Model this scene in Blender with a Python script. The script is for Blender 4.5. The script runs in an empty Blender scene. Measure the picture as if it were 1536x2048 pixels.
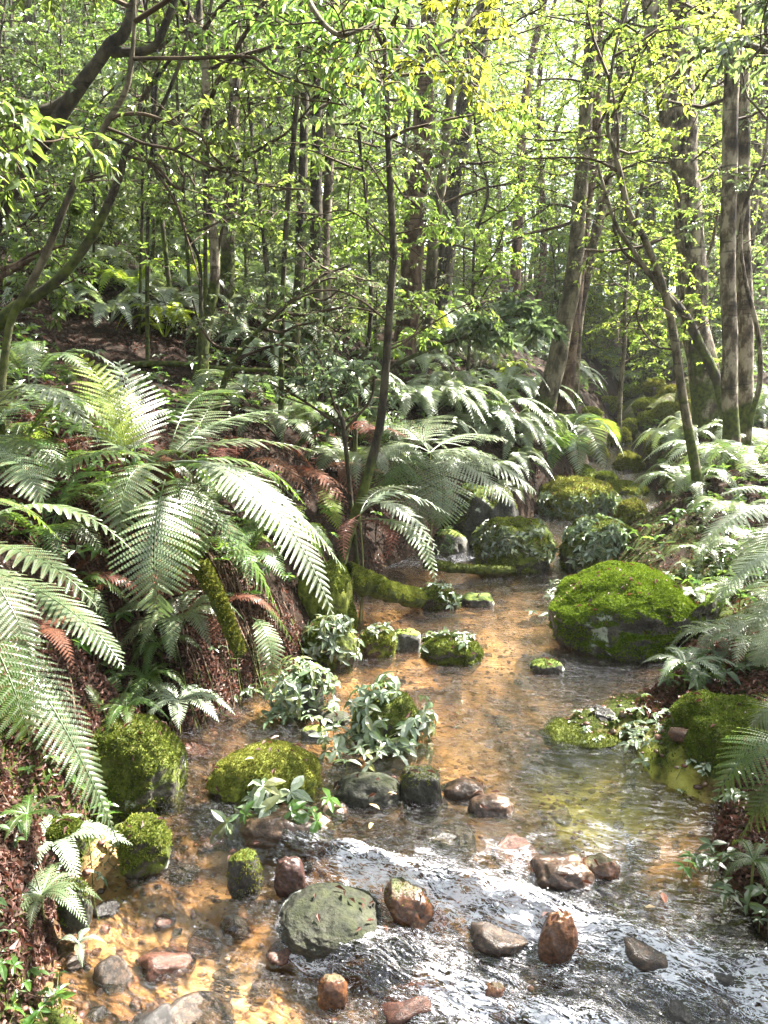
import bpy, math, random
import numpy as np
from mathutils import Vector
sc = bpy.context.scene
COL = sc.collection
PI = math.pi
# ------------------------------------------------------------------ camera
CAM_H, PITCH, FPX = 1.6, math.radians(10.0), 1540.0
cam_d = bpy.data.cameras.new("camera"); cam = bpy.data.objects.new("camera", cam_d); COL.objects.link(cam)
cam.location = (0, 0, CAM_H); cam.rotation_euler = (PI/2 - PITCH, 0, 0)
cam_d.sensor_fit = 'VERTICAL'; cam_d.sensor_height = 36; cam_d.sensor_width = 27
cam_d.lens = 36*FPX/2048; cam_d.clip_start = .05; cam_d.clip_end = 500
sc.camera = cam
# ------------------------------------------------------------------ sky, sun, exposure
SUN_ELEV, SUN_AZ = math.radians(54), math.radians(60)     # azimuth from +Y towards +X
w = bpy.data.worlds.new("World"); sc.world = w; w.use_nodes = True
nt = w.node_tree; nt.nodes.clear()
sky = nt.nodes.new('ShaderNodeTexSky'); sky.sky_type = 'NISHITA'; sky.sun_disc = False
sky.sun_elevation = SUN_ELEV; sky.sun_rotation = SUN_AZ; sky.air_density = 1.0; sky.dust_density = 3.0; sky.ozone_density = 1.0
bg = nt.nodes.new('ShaderNodeBackground'); bg.inputs[1].default_value = 0.08
wo = nt.nodes.new('ShaderNodeOutputWorld'); hs_ = nt.nodes.new('ShaderNodeHueSaturation'); hs_.inputs['Saturation'].default_value = .45; nt.links.new(sky.outputs[0], hs_.inputs['Color']); nt.links.new(hs_.outputs[0], bg.inputs[0]); nt.links.new(bg.outputs[0], wo.inputs[0])
sun_d = bpy.data.lights.new("sun", 'SUN'); sun_d.energy = 5.0; sun_d.angle = math.radians(.5); sun_d.color = (1, .94, .84)
sun = bpy.data.objects.new("sun", sun_d); COL.objects.link(sun)
sd = Vector((math.sin(SUN_AZ)*math.cos(SUN_ELEV), math.cos(SUN_AZ)*math.cos(SUN_ELEV), math.sin(SUN_ELEV)))
sun.rotation_euler = sd.to_track_quat('Z', 'Y').to_euler(); sun.location = sd*40
sc.view_settings.view_transform = 'Standard'; sc.view_settings.look = 'None'; sc.view_settings.gamma = 1
sc.view_settings.exposure = 3.2
sc.cycles.max_bounces = 8; sc.cycles.diffuse_bounces = 3; sc.cycles.glossy_bounces = 3; sc.cycles.transmission_bounces = 4
sc.cycles.transparent_max_bounces = 12; sc.cycles.sample_clamp_indirect = 6; sc.cycles.caustics_reflective = False
sc.cycles.use_denoising = True
HAZE = .0010
# ------------------------------------------------------------------ numbers
rng = np.random.default_rng(7); R = random.Random(5)
cp, sp = math.cos(PITCH), math.sin(PITCH)
def ray(px, py):
    a, b = (px-768)/FPX, (1024-py)/FPX
    return np.array([a, cp + b*sp, -sp + b*cp])
def at(px, py, Y):                       # the point at world distance Y seen at a pixel of the photograph
    r = ray(px, py); return np.array([0, 0, CAM_H]) + r*(Y/r[1])
def at_z(px, py, z):
    r = ray(px, py); return np.array([0, 0, CAM_H]) + r*((z-CAM_H)/r[2])
def sm(t): t = np.clip(t, 0, 1); return t*t*(3-2*t)
_P = np.random.default_rng(3).permutation(512); _P = np.concatenate([_P, _P, _P])
_G = np.random.default_rng(4).normal(size=(512, 3)); _G /= np.linalg.norm(_G, axis=1)[:, None]
def pn(x, y, z=0.0):                     # gradient noise, about -1..1
    x, y, z = np.broadcast_arrays(np.asarray(x, float), np.asarray(y, float), np.asarray(z, float))
    xi, yi, zi = np.floor(x).astype(int), np.floor(y).astype(int), np.floor(z).astype(int)
    xf, yf, zf = x-xi, y-yi, z-zi
    u, v, t = [q*q*q*(q*(q*6-15)+10) for q in (xf, yf, zf)]
    def g(i, j, k):
        h = _P[(_P[(_P[(xi+i) & 511]+yi+j) & 511]+zi+k) & 511]
        gr = _G[h]; return gr[..., 0]*(xf-i)+gr[..., 1]*(yf-j)+gr[..., 2]*(zf-k)
    l = lambda a, b, f: a+f*(b-a)
    return 1.6*l(l(l(g(0,0,0), g(1,0,0), u), l(g(0,1,0), g(1,1,0), u), v), l(l(g(0,0,1), g(1,0,1), u), l(g(0,1,1), g(1,1,1), u), v), t)
def fbm(x, y, z=0.0, o=4, gain=.5):
    s, a, f = 0, 1, 1
    for k in range(o): s = s + a*pn(x*f+k*17.3, y*f+k*5.1, z*f+k*9.7); a *= gain; f *= 2.03
    return s
def nrm(a): return a/np.maximum(np.linalg.norm(a, axis=-1, keepdims=True), 1e-9)
# ------------------------------------------------------------------ mesh collecting and objects
class M:
    def __init__(s): s.v = []; s.f3 = []; s.f4 = []; s.n = 0; s.sm3 = []; s.sm4 = []
    def add(s, V, F, smooth=False):
        V = np.asarray(V, float).reshape(-1, 3); F = np.asarray(F, int)
        if len(F) == 0: return
        if F.shape[1] == 3: s.f3.append(F+s.n); s.sm3.append(np.full(len(F), smooth))
        else: s.f4.append(F+s.n); s.sm4.append(np.full(len(F), smooth))
        s.v.append(V); s.n += len(V)
    def ok(s): return s.n > 0
    def mesh(s, name, off=(0, 0, 0)):
        V = np.concatenate(s.v)-np.asarray(off, float)
        f3 = np.concatenate(s.f3) if s.f3 else np.zeros((0, 3), int); f4 = np.concatenate(s.f4) if s.f4 else np.zeros((0, 4), int)
        me = bpy.data.meshes.new(name); me.vertices.add(len(V)); me.vertices.foreach_set('co', V.astype(np.float32).ravel())
        me.loops.add(f3.size+f4.size); me.loops.foreach_set('vertex_index', np.concatenate([f3.ravel(), f4.ravel()]).astype(np.int32))
        me.polygons.add(len(f3)+len(f4))
        st = np.concatenate([np.arange(len(f3))*3, f3.size+np.arange(len(f4))*4]); tot = np.concatenate([np.full(len(f3), 3), np.full(len(f4), 4)])
        me.polygons.foreach_set('loop_start', st.astype(np.int32)); me.polygons.foreach_set('loop_total', tot.astype(np.int32))
        smo = np.concatenate(s.sm3+s.sm4) if (s.sm3 or s.sm4) else np.zeros(0)
        me.polygons.foreach_set('use_smooth', smo.astype(bool)); me.update(calc_edges=True)
        return me
def put(name, me, mat=None, parent=None, loc=(0, 0, 0)):
    o = bpy.data.objects.new(name, me); COL.objects.link(o)
    if parent is not None: o.parent = parent
    o.location = loc
    if mat is not None and me is not None and not me.materials: me.materials.append(mat)
    return o
def tag(o, label=None, cat=None, group=None, kind=None):
    if label: o['label'] = label
    if cat: o['category'] = cat
    if group: o['group'] = group
    if kind: o['kind'] = kind
    return o
def thing(name, label, cat, loc, group=None, rz=0):
    o = bpy.data.objects.new(name, None); COL.objects.link(o); o.location = loc; o.rotation_euler = (0, 0, rz); o.empty_display_size = .1
    return tag(o, label, cat, group)
def part(root, name, m, mat):            # m is in world coordinates
    if not m.ok(): return None
    return put(name, m.mesh(name, tuple(root.location)), mat, root)
def copy_tree(o, loc, rz=0, scale=1, label=None, parent=None, rx=0, ry=0):
    c = o.copy(); COL.objects.link(c)
    if parent is None:
        c.location = loc; c.rotation_euler = (rx, ry, rz); c.scale = (scale,)*3
        if label: c['label'] = label
    else: c.parent = parent
    for ch in o.children: copy_tree(ch, None, parent=c)
    return c
# ------------------------------------------------------------------ shape makers
def spline(P, n):                        # Catmull-Rom through points, with any number of columns
    P = np.asarray(P, float)
    if len(P) == 2: t = np.linspace(0, 1, n)[:, None]; return P[0]*(1-t)+P[1]*t
    Q = np.concatenate([[2*P[0]-P[1]], P, [2*P[-1]-P[-2]]]); k = len(P)-1
    t = np.linspace(0, k-1e-6, n); i = t.astype(int); f = (t-i)[:, None]
    a, b, c, d = Q[i], Q[i+1], Q[i+2], Q[i+3]
    return .5*(2*b+(c-a)*f+(2*a-5*b+4*c-d)*f*f+(3*b-a-3*c+d)*f**3)
def tube(m, path, rad, n=8, rough=0, freq=6, cap=True):
    P = np.asarray(path, float); k = len(P); rad = np.broadcast_to(np.asarray(rad, float), (k,))
    T = nrm(np.gradient(P, axis=0)); ref = np.array([0., 1, 0]) if abs(T[:, 1]).mean() < .8 else np.array([1., 0, 0])
    A = nrm(np.cross(T, ref)); B = np.cross(T, A); th = np.arange(n)*2*PI/n
    d = A[:, None]*np.cos(th)[None, :, None]+B[:, None]*np.sin(th)[None, :, None]
    r = rad[:, None]
    if rough: q = P[:, None]+d*r[..., None]; r = r*(1+rough*fbm(q[..., 0]*freq, q[..., 1]*freq, q[..., 2]*freq*.5, 3))
    V = (P[:, None]+d*np.broadcast_to(r, (k, n))[..., None]).reshape(-1, 3)
    i = np.arange(k-1)[:, None]*n; j = np.arange(n)[None]; jj = (j+1) % n
    F = np.stack([i+j, i+jj, i+n+jj, i+n+j], -1).reshape(-1, 4); m.add(V, F, True)
    if cap:
        c = np.concatenate([V[-n:], P[-1:]+T[-1:]*rad[-1]*.6]); m.add(c, np.stack([np.arange(n), (np.arange(n)+1) % n, np.full(n, n)], -1), True)
def leaves(m, pos, d, up, L, W, kind='lo', curl=.15):
    pos = np.asarray(pos, float); N = len(pos)
    if N == 0: return
    d = nrm(np.asarray(d, float)); s = nrm(np.cross(d, up)); n = np.cross(s, d); L = np.broadcast_to(L, (N,)); W = np.broadcast_to(W, (N,))
    if kind == 'lo': T = [(0, 0, 0), (.5, .45, .10), (0, 1, -curl), (-.5, .45, .10)]; F = [(0, 1, 2), (0, 2, 3)]
    elif kind == 'strip':   # long pinna
        T = [(0, 0, 0), (.5, .06, .05), (.46, .5, .03), (0, 1, -curl), (-.46, .5, .03), (-.5, .06, .05), (0, .5, -curl*.25)]
    else: T = [(0, 0, 0), (.36, .22, .09), (.5, .5, .06), (.3, .8, -curl*.4), (0, 1, -curl), (-.3, .8, -curl*.4), (-.5, .5, .06), (-.36, .22, .09), (0, .5, -.02), (0, .22, 0), (0, .8, -curl*.6)]; F = None
    T = np.array(T)
    V = pos[:, None]+s[:, None]*(T[:, 0]*W[:, None])[..., None]+d[:, None]*(T[:, 1]*L[:, None])[..., None]+n[:, None]*(T[:, 2]*L[:, None])[..., None]
    k = len(T); off = (np.arange(N)*k)[:, None, None]
    if kind == 'lo': m.add(V.reshape(-1, 3), (np.array(F)[None]+off).reshape(-1, 3))
    elif kind == 'strip':
        m.add(V.reshape(-1, 3), (np.array([(0, 1, 2, 6), (0, 6, 4, 5)])[None]+off).reshape(-1, 4))
        F3 = (np.array([(6, 2, 3), (6, 3, 4)])[None]+off).reshape(-1, 3)+m.n-N*k; m.f3.append(F3); m.sm3.append(np.zeros(len(F3), bool))
    else:
        m.add(V.reshape(-1, 3), (np.array([(9, 1, 2, 8), (8, 2, 3, 10), (7, 9, 8, 6), (6, 8, 10, 5)])[None]+off).reshape(-1, 4))
        F3 = (np.array([(0, 1, 9), (0, 9, 7), (10, 3, 4), (10, 4, 5)])[None]+off).reshape(-1, 3)+m.n-N*k; m.f3.append(F3); m.sm3.append(np.zeros(len(F3), bool))
# ------------------------------------------------------------------ materials
def nodes(name):
    mt = bpy.data.materials.new(name); mt.use_nodes = True; t = mt.node_tree; t.nodes.clear()
    out = t.nodes.new('ShaderNodeOutputMaterial')
    def N(ty, **k):
        n = t.nodes.new('ShaderNode'+ty)
        for a, b in k.items():
            if a[0] == 'i' and a[1:].isdigit(): n.inputs[int(a[1:])].default_value = b
            else: setattr(n, a, b)
        return n
    return mt, t, out, N, t.links.new
def ramp(N, pts, interp='LINEAR'):
    r = N('ValToRGB'); e = r.color_ramp.elements; r.color_ramp.interpolation = interp
    while len(e) < len(pts): e.new(.5)
    for x, (p, c) in zip(e, pts): x.position = p; x.color = (*c, 1) if len(c) == 3 else c
    return r
def leaf_mat(name, cols, tr=.35, tcol=(.35, .5, .05), rough=.42, spec=.5, sheen=0):
    mt, t, out, N, L = nodes(name)
    g = N('NewGeometry'); k = len(cols); r = ramp(N, [((i+.5)/k, c) for i, c in enumerate(cols)]); L(g.outputs['Random Per Island'], r.inputs[0])
    oi = N('ObjectInfo'); hs = N('HueSaturation'); mr = N('MapRange', i3=.75, i4=1.3); L(oi.outputs['Random'], mr.inputs[0]); L(mr.outputs[0], hs.inputs['Value'])
    mr2 = N('MapRange', i3=.475, i4=.507); L(oi.outputs['Random'], mr2.inputs[0]); L(mr2.outputs[0], hs.inputs['Hue']); L(r.outputs[0], hs.inputs['Color'])
    p = N('BsdfPrincipled'); p.inputs['Roughness'].default_value = rough; p.inputs['Specular IOR Level'].default_value = spec; p.inputs['Coat Weight'].default_value = .35*spec; p.inputs['Coat Roughness'].default_value = .22
    L(hs.outputs[0], p.inputs['Base Color'])
    tl = N('BsdfTranslucent'); tm = N('MixRGB', blend_type='MULTIPLY'); tm.inputs[0].default_value = .0; tm.inputs[1].default_value = (*tcol, 1)
    hs2 = N('HueSaturation'); hs2.inputs['Color'].default_value = (*tcol, 1); mr3 = N('MapRange', i3=.6, i4=1.25); L(g.outputs['Random Per Island'], mr3.inputs[0]); L(mr3.outputs[0], hs2.inputs['Value']); L(mr2.outputs[0], hs2.inputs['Hue'])
    t.nodes.remove(tm); L(hs2.outputs[0], tl.inputs[0])
    mx = N('MixShader', i0=tr); L(p.outputs[0], mx.inputs[1]); L(tl.outputs[0], mx.inputs[2]); L(mx.outputs[0], out.inputs[0])
    return mt
def plain_mat(name, cols, rough=.7, spec=.3, scale=8, bump=.3, bs=40):
    mt, t, out, N, L = nodes(name); tc = N('TexCoord'); n = N('TexNoise'); n.inputs['Scale'].default_value = scale; n.inputs['Detail'].default_value = 6
    L(tc.outputs['Object'], n.inputs['Vector']); k = len(cols); r = ramp(N, [(.3+.4*i/max(1, k-1), c) for i, c in enumerate(cols)]); L(n.outputs[0], r.inputs[0])
    p = N('BsdfPrincipled'); p.inputs['Roughness'].default_value = rough; p.inputs['Specular IOR Level'].default_value = spec; L(r.outputs[0], p.inputs['Base Color'])
    n2 = N('TexNoise'); n2.inputs['Scale'].default_value = bs; n2.inputs['Detail'].default_value = 5; L(tc.outputs['Object'], n2.inputs['Vector'])
    b = N('Bump'); b.inputs['Strength'].default_value = bump; b.inputs['Distance'].default_value = .02; L(n2.outputs[0], b.inputs['Height']); L(b.outputs[0], p.inputs['Normal']); L(p.outputs[0], out.inputs[0])
    return mt
def bark_mat(name, pale, mid, dark, pale_amt=.5, moss_h=.6, moss_amt=.5):
    mt, t, out, N, L = nodes(name); tc = N('TexCoord')
    mp = N('Mapping'); mp.inputs['Scale'].default_value = (9, 9, 4.5); L(tc.outputs['Object'], mp.inputs[0])
    n = N('TexNoise'); n.inputs['Scale'].default_value = 1.1; n.inputs['Detail'].default_value = 8; n.inputs['Roughness'].default_value = .65; L(mp.outputs[0], n.inputs['Vector'])
    a = .62-.24*pale_amt
    r = ramp(N, [(a-.14, dark), (a-.03, mid), (a+.05, pale), (a+.25, tuple(c*1.15 for c in pale))]); L(n.outputs[0], r.inputs[0])
    # dark ring scars
    mp2 = N('Mapping'); mp2.inputs['Scale'].default_value = (3, 3, 26); L(tc.outputs['Object'], mp2.inputs[0])
    n3 = N('TexNoise'); n3.inputs['Scale'].default_value = 1.3; n3.inputs['Detail'].default_value = 3; L(mp2.outputs[0], n3.inputs['Vector'])
    r3 = ramp(N, [(.33, (.25, .25, .25)), (.4, (1, 1, 1))]); L(n3.outputs[0], r3.inputs[0])
    ml = N('MixRGB', blend_type='MULTIPLY'); ml.inputs[0].default_value = .8; L(r.outputs[0], ml.inputs[1]); L(r3.outputs[0], ml.inputs[2])
    # moss: near the foot and in patches
    sx = N('SeparateXYZ'); L(tc.outputs['Object'], sx.inputs[0]); mr = N('MapRange', i1=0, i2=moss_h, i3=.32, i4=-.12); L(sx.outputs[2], mr.inputs[0])
    n4 = N('TexNoise'); n4.inputs['Scale'].default_value = 3.2; n4.inputs['Detail'].default_value = 6; L(tc.outputs['Object'], n4.inputs['Vector'])
    ad = N('Math', operation='ADD'); L(mr.outputs[0], ad.inputs[0]); L(n4.outputs[0], ad.inputs[1])
    r4 = ramp(N, [(.68-.3*moss_amt, (0, 0, 0)), (.78-.3*moss_amt, (1, 1, 1))]); L(ad.outputs[0], r4.inputs[0])
    mc = N('MixRGB'); L(r4.outputs[0], mc.inputs[0]); L(ml.outputs[0], mc.inputs[1]); n6 = N('TexNoise'); n6.inputs['Scale'].default_value = 25; n6.inputs['Detail'].default_value = 6; L(tc.outputs['Object'], n6.inputs['Vector']); r6 = ramp(N, [(.35, (.02, .03, .008)), (.65, (.09, .11, .02))]); L(n6.outputs[0], r6.inputs[0]); L(r6.outputs[0], mc.inputs[2])
    p = N('BsdfPrincipled'); p.inputs['Roughness'].default_value = .85; p.inputs['Specular IOR Level'].default_value = .25; L(mc.outputs[0], p.inputs['Base Color'])
    n2 = N('TexNoise'); n2.inputs['Scale'].default_value = 3; n2.inputs['Detail'].default_value = 9; n2.inputs['Roughness'].default_value = .7; L(mp.outputs[0], n2.inputs['Vector'])
    b = N('Bump'); b.inputs['Strength'].default_value = .9; b.inputs['Distance'].default_value = .02; L(n2.outputs[0], b.inputs['Height']); L(b.outputs[0], p.inputs['Normal']); L(p.outputs[0], out.inputs[0])
    return mt
def rock_mat(name, base, alt, moss=.5, mossc=((.05, .09, .01), (.16, .22, .02)), wet=.0, lichen=.15, soft=0):
    mt, t, out, N, L = nodes(name); tc = N('TexCoord'); g = N('NewGeometry')
    n = N('TexNoise'); n.inputs['Scale'].default_value = 7; n.inputs['Detail'].default_value = 9; n.inputs['Roughness'].default_value = .65; L(tc.outputs['Object'], n.inputs['Vector'])
    r = ramp(N, [(.3, tuple(c*.5 for c in base)), (.48, base), (.62, alt), (.8, tuple(c*1.2 for c in alt))]); L(n.outputs[0], r.inputs[0])
    sp_ = N('TexNoise'); sp_.inputs['Scale'].default_value = 90; sp_.inputs['Detail'].default_value = 3; L(tc.outputs['Object'], sp_.inputs['Vector'])
    r2 = ramp(N, [(.36, (.42, .42, .42)), (.64, (1.45, 1.45, 1.45))]); L(sp_.outputs[0], r2.inputs[0])
    m1 = N('MixRGB', blend_type='MULTIPLY'); m1.inputs[0].default_value = .8; L(r.outputs[0], m1.inputs[1]); L(r2.outputs[0], m1.inputs[2])
    nl = N('TexNoise'); nl.inputs['Scale'].default_value = 5; nl.inputs['Detail'].default_value = 7; mo = N('Mapping'); mo.inputs['Location'].default_value = (3, 7, 1); L(tc.outputs['Object'], mo.inputs[0]); L(mo.outputs[0], nl.inputs['Vector'])
    rl = ramp(N, [(.64-lichen*.4, (0, 0, 0)), (.67-lichen*.4, (1, 1, 1))]); L(nl.outputs[0], rl.inputs[0])
    m2 = N('MixRGB'); L(rl.outputs[0], m2.inputs[0]); L(m1.outputs[0], m2.inputs[1]); m2.inputs[2].default_value = (.38, .42, .36, 1)
    if not lichen: rl.color_ramp.elements[0].position = .98; rl.color_ramp.elements[1].position = 1
    sx = N('SeparateXYZ'); L(g.outputs['Normal'], sx.inputs[0])
    nm = N('TexNoise'); nm.inputs['Scale'].default_value = 4.5; nm.inputs['Detail'].default_value = 8; nm.inputs['Roughness'].default_value = .65; L(tc.outputs['Object'], nm.inputs['Vector'])
    a = N('Math', operation='MULTIPLY_ADD', i1=.45, i2=0); L(sx.outputs[2], a.inputs[0]); L(nm.outputs[0], a.inputs[2])
    th = 1.05-max(moss, .02)*.75; rm = ramp(N, [(max(0, th-.03-soft), (0, 0, 0)), (min(1, th+.04+soft), (1, 1, 1))]); L(a.outputs[0], rm.inputs[0])
    nc = N('TexNoise'); nc.inputs['Scale'].default_value = 30; nc.inputs['Detail'].default_value = 6; L(tc.outputs['Object'], nc.inputs['Vector']); rc = ramp(N, [(.35, mossc[0]), (.62, mossc[1])]); L(nc.outputs[0], rc.inputs[0])
    m3 = N('MixRGB'); m3.inputs[0].default_value = 0
    if moss > 0: L(rm.outputs[0], m3.inputs[0])
    L(m2.outputs[0], m3.inputs[1]); L(rc.outputs[0], m3.inputs[2])
    p = N('BsdfPrincipled'); L(m3.outputs[0], p.inputs['Base Color'])
    ro = N('MapRange', i3=.75-.6*wet, i4=.95); L(rm.outputs[0], ro.inputs[0]); L(ro.outputs[0], p.inputs['Roughness']); p.inputs['Specular IOR Level'].default_value = .35+.3*wet
    nb = N('TexNoise'); nb.inputs['Scale'].default_value = 45; nb.inputs['Detail'].default_value = 8; L(tc.outputs['Object'], nb.inputs['Vector'])
    b = N('Bump'); b.inputs['Strength'].default_value = .8-.35*wet; b.inputs['Distance'].default_value = .014; L(nb.outputs[0], b.inputs['Height'])
    b2 = N('Bump'); b2.inputs['Distance'].default_value = .02; b2.inputs['Strength'].default_value = .6; L(rm.outputs[0], b2.inputs['Height']); L(b.outputs[0], b2.inputs['Normal']); L(b2.outputs[0], p.inputs['Normal']); L(p.outputs[0], out.inputs[0])
    return mt
# ================================================================== the land
_Y = [-6, -2, 1.0, 1.7, 2.4, 2.8, 3.34, 4.1, 5.33, 6.2, 7.0, 7.7, 8.5, 11, 16, 25, 60]
_L = [-1.6, -1.4, -1.15, -.92, -1.08, -.98, -.85, -.42, -.25, 0, .5, 1.2, 2.0, 2.9, 4.75, 7.9, 18.5]
_R = [2.0, 1.8, 1.35, 1.15, 1.12, 1.36, 1.12, 1.62, 1.75, 1.75, 2.2, 2.8, 3.1, 3.7, 4.8, 8.0, 18.6]
_WY = [-6, 0, 1.0, 2.3, 2.6, 6.4, 6.9, 8.0, 8.6, 11, 16, 25, 60]
_WZ = [-.42, -.12, -.05, 0, 0, .0, .1, .12, .2, .34, .75, 1.5, 3.5]
SA, SB = at_z(690, 1690, 0), at_z(1400, 1930, -.08)
_sn = np.array([SB[1]-SA[1], -(SB[0]-SA[0])]); _sn = _sn/np.linalg.norm(_sn)
def step_s(x, y):                        # distance below the lip of the little rapid
    xx = np.where(x < SA[0], SA[0]-(SA[0]-x)*1.0, x)
    return (xx-SA[0])*_sn[0]+(y-SA[1])*_sn[1] + .05*pn(x*3, y*3)
def water_z(x, y):
    z = np.interp(y, _WY, _WZ); s = step_s(x, y)
    return z-.105*sm(s/.15)-.06*sm((s-.28)/.12)
def edges(y):
    l = np.interp(y, _Y, _L)+.10*pn(y*1.3, 7.7)+.05*pn(y*4, 3.3); r = np.interp(y, _Y, _R)+.10*pn(y*1.2, 1.7)+.04*pn(y*4, 9.3)
    return l, r
_pts = [(1440, 1530, .30, .20), (1400, 1430, .22, .1), (1190, 1450, .15, .05), (1290, 1440, .22, .10), (20, 1990, .17, .08), (80, 1640, .3, .12)]
MOUNDS = [(*at_z(a, b, 0)[:2], r, h) for a, b, r, h in _pts]
HOL = (at(225, 1180, 3.35)[0], 3.35, .26, .42)
def ground(x, y):
    x = np.asarray(x, float); y = np.asarray(y, float); l, r = edges(y); wz = water_z(x, y)
    di = np.minimum(x-l, r-x)-.6*sm((y-12.5)/1.5)
    shal = sm((-.05-x)/.3)*sm((2.75-y)/.35)
    depth = (.03+.17*sm(di/.55))*(1-.72*shal)
    bed = wz-depth+.03*fbm(x*5, y*5, 0, 3)*sm(di/.2)
    sl = np.maximum(l-x, 0); sr = np.maximum(x-r, 0)
    kl = np.interp(y, [1.5, 2.6, 4], [.3, .55, .9])
    bl = .04+kl*(1-np.exp(-sl/(.25+.35*sm((y-2)/2))))+.36*sl-.006*np.minimum(sl, 14)**2
    kr = np.interp(y, [2, 2.9, 4, 6, 8], [.03, .05, .12, .22, .4])
    br = .02+kr*(1-np.exp(-sr/.3))+.26*sr
    far = .05*np.maximum(y-14, 0)*sm((y-14)/8)
    lump = .10*fbm(x*.9, y*.9, 3, 4)+.045*fbm(x*4, y*4, 5, 3)+.018*fbm(x*13, y*13, 5, 3)
    s = np.where(sl > 0, sl, sr)
    bank = np.where(sl > 0, bl, br)+lump*sm(s/.5)+wz*1.0+far
    z = np.where(di > 0, bed, np.where(s < .08, bed+(bank-bed)*sm(s/.08), bank))
    z = z-HOL[3]*np.exp(-(((x-HOL[0])/HOL[2])**2+((y-HOL[1])/(HOL[2]*.9))**2)**2)*(di < 0)
    for mx, my, mr, mh in MOUNDS:
        d2 = ((x-mx)**2+(y-my)**2)/mr**2; z = np.maximum(z, np.where(d2 < 1.3, (mh+.02)*(1-d2/1.3)**.5 if False else (mh+.06)*np.sqrt(np.maximum(1-d2/1.3, 0))-.06+.02*fbm(x*9, y*9, 2, 3), -9)+np.minimum(wz, 0))
    return z
def hit(px, py, lo=1.2, hi=45):          # where the ray of a photograph pixel meets the land
    r = ray(px, py); Y = np.geomspace(lo, hi, 900); p = np.array([0, 0, CAM_H])+r[None]*(Y/r[1])[:, None]
    b = p[:, 2] <= ground(p[:, 0], p[:, 1]); i = int(np.argmax(b)) if b.any() else len(Y)-1
    q = p[i].copy(); q[2] = ground(q[0], q[1]); return q
def axis(lo, hi, fine_lo, fine_hi, df, dc):
    a = [fine_lo]; d = df
    while a[-1] > lo: d = min(d*1.07, dc); a.append(a[-1]-d)
    b = list(np.arange(fine_lo+df, fine_hi, df)); d = df; c = [b[-1]+df]
    while c[-1] < hi: d = min(d*1.07, dc); c.append(c[-1]+d)
    return np.array(a[::-1]+b+c)
def sheet(xs, ys, zf):
    X, Y = np.meshgrid(xs, ys); Z = zf(X, Y); nx, ny = len(xs), len(ys)
    V = np.stack([X, Y, Z], -1).reshape(-1, 3); i = np.arange(ny-1)[:, None]*nx; j = np.arange(nx-1)[None]
    F = np.stack([i+j, i+j+1, i+nx+j+1, i+nx+j], -1).reshape(-1, 4); return V, F
def vattr(me, name, a): at_ = me.attributes.new(name, 'FLOAT', 'POINT'); at_.data.foreach_set('value', np.asarray(a, np.float32))
xs = axis(-60, 60, -3, 5, .035, 2.0); ys = axis(-20, 75, 1.0, 12, .035, 2.0)
V, F = sheet(xs, ys, ground); m = M(); m.add(V, F, True); me = m.mesh('ground')
l, r = edges(V[:, 1]); di = np.minimum(V[:, 0]-l, r-V[:, 0])
vattr(me, 'bed', np.clip(di/.12+.5, 0, 1))
ms = np.zeros(len(V))
for mx, my, mr, mh in MOUNDS: ms = np.maximum(ms, np.exp(-((V[:, 0]-mx)**2+(V[:, 1]-my)**2)/(mr*1.1)**2))
ms = np.maximum(ms, .62*sm((V[:, 0]-r)/.1)*sm((1.6-(V[:, 0]-r))/1.2)*sm((V[:, 1]-2.6)/.4))
vattr(me, 'mossy', ms)
sa = .95*sm((-.0-V[:, 0])/.3)*sm((2.75-V[:, 1])/.4)
for a, b, r_ in [(1000, 1165, .5), (760, 1240, .35), (800, 1225, .3), (640, 1400, .3), (720, 1330, .3), (1350, 1650, .25), (900, 1330, .35), (1000, 1250, .3), (860, 1480, .25), (820, 1300, .3), (1150, 1150, .5), (620, 1480, .25)]:
    q_ = at_z(a, b, 0); sa = np.maximum(sa, np.exp(-((V[:, 0]-q_[0])**2+(V[:, 1]-q_[1])**2*.5)/r_**2))
q_ = at_z(1240, 1590, -.1); al = np.exp(-(((V[:, 0]-q_[0])/.34)**2+((V[:, 1]-q_[1])/.32)**2)**2); vattr(me, 'painted_reflection', np.clip(al*(.9+.9*fbm(V[:, 0]*6, V[:, 1]*6, 2, 3)), 0, 1))  # foliage mirrored in the pool, painted yellow-green into the bed colour
vattr(me, 'sandy', np.clip(sa+.25*fbm(V[:, 0]*3, V[:, 1]*3, 9, 3), 0, 1))
mt, t, out, N, L = nodes('forest_floor'); tc = N('TexCoord')
n = N('TexNoise'); n.inputs['Scale'].default_value = 9; n.inputs['Detail'].default_value = 9; n.inputs['Roughness'].default_value = .7; L(tc.outputs['Object'], n.inputs['Vector'])
soil = ramp(N, [(.3, (.008, .006, .005)), (.5, (.022, .014, .010)), (.68, (.055, .035, .026))]); L(n.outputs[0], soil.inputs[0])
n2 = N('TexNoise'); n2.inputs['Scale'].default_value = 3.2; n2.inputs['Detail'].default_value = 7; L(tc.outputs['Object'], n2.inputs['Vector'])
sand = ramp(N, [(.30, (.07, .04, .03)), (.42, (.24, .14, .07)), (.55, (.55, .34, .16)), (.72, (.66, .48, .30))]); L(n2.outputs[0], sand.inputs[0])
n3 = N('TexNoise'); n3.inputs['Scale'].default_value = 60; n3.inputs['Detail'].default_value = 4; L(tc.outputs['Object'], n3.inputs['Vector']); g3 = ramp(N, [(.3, (.7, .7, .7)), (.7, (1.2, 1.2, 1.2))]); L(n3.outputs[0], g3.inputs[0])
sm_ = N('MixRGB', blend_type='MULTIPLY'); sm_.inputs[0].default_value = 1; L(sand.outputs[0], sm_.inputs[1]); L(g3.outputs[0], sm_.inputs[2])
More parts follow.
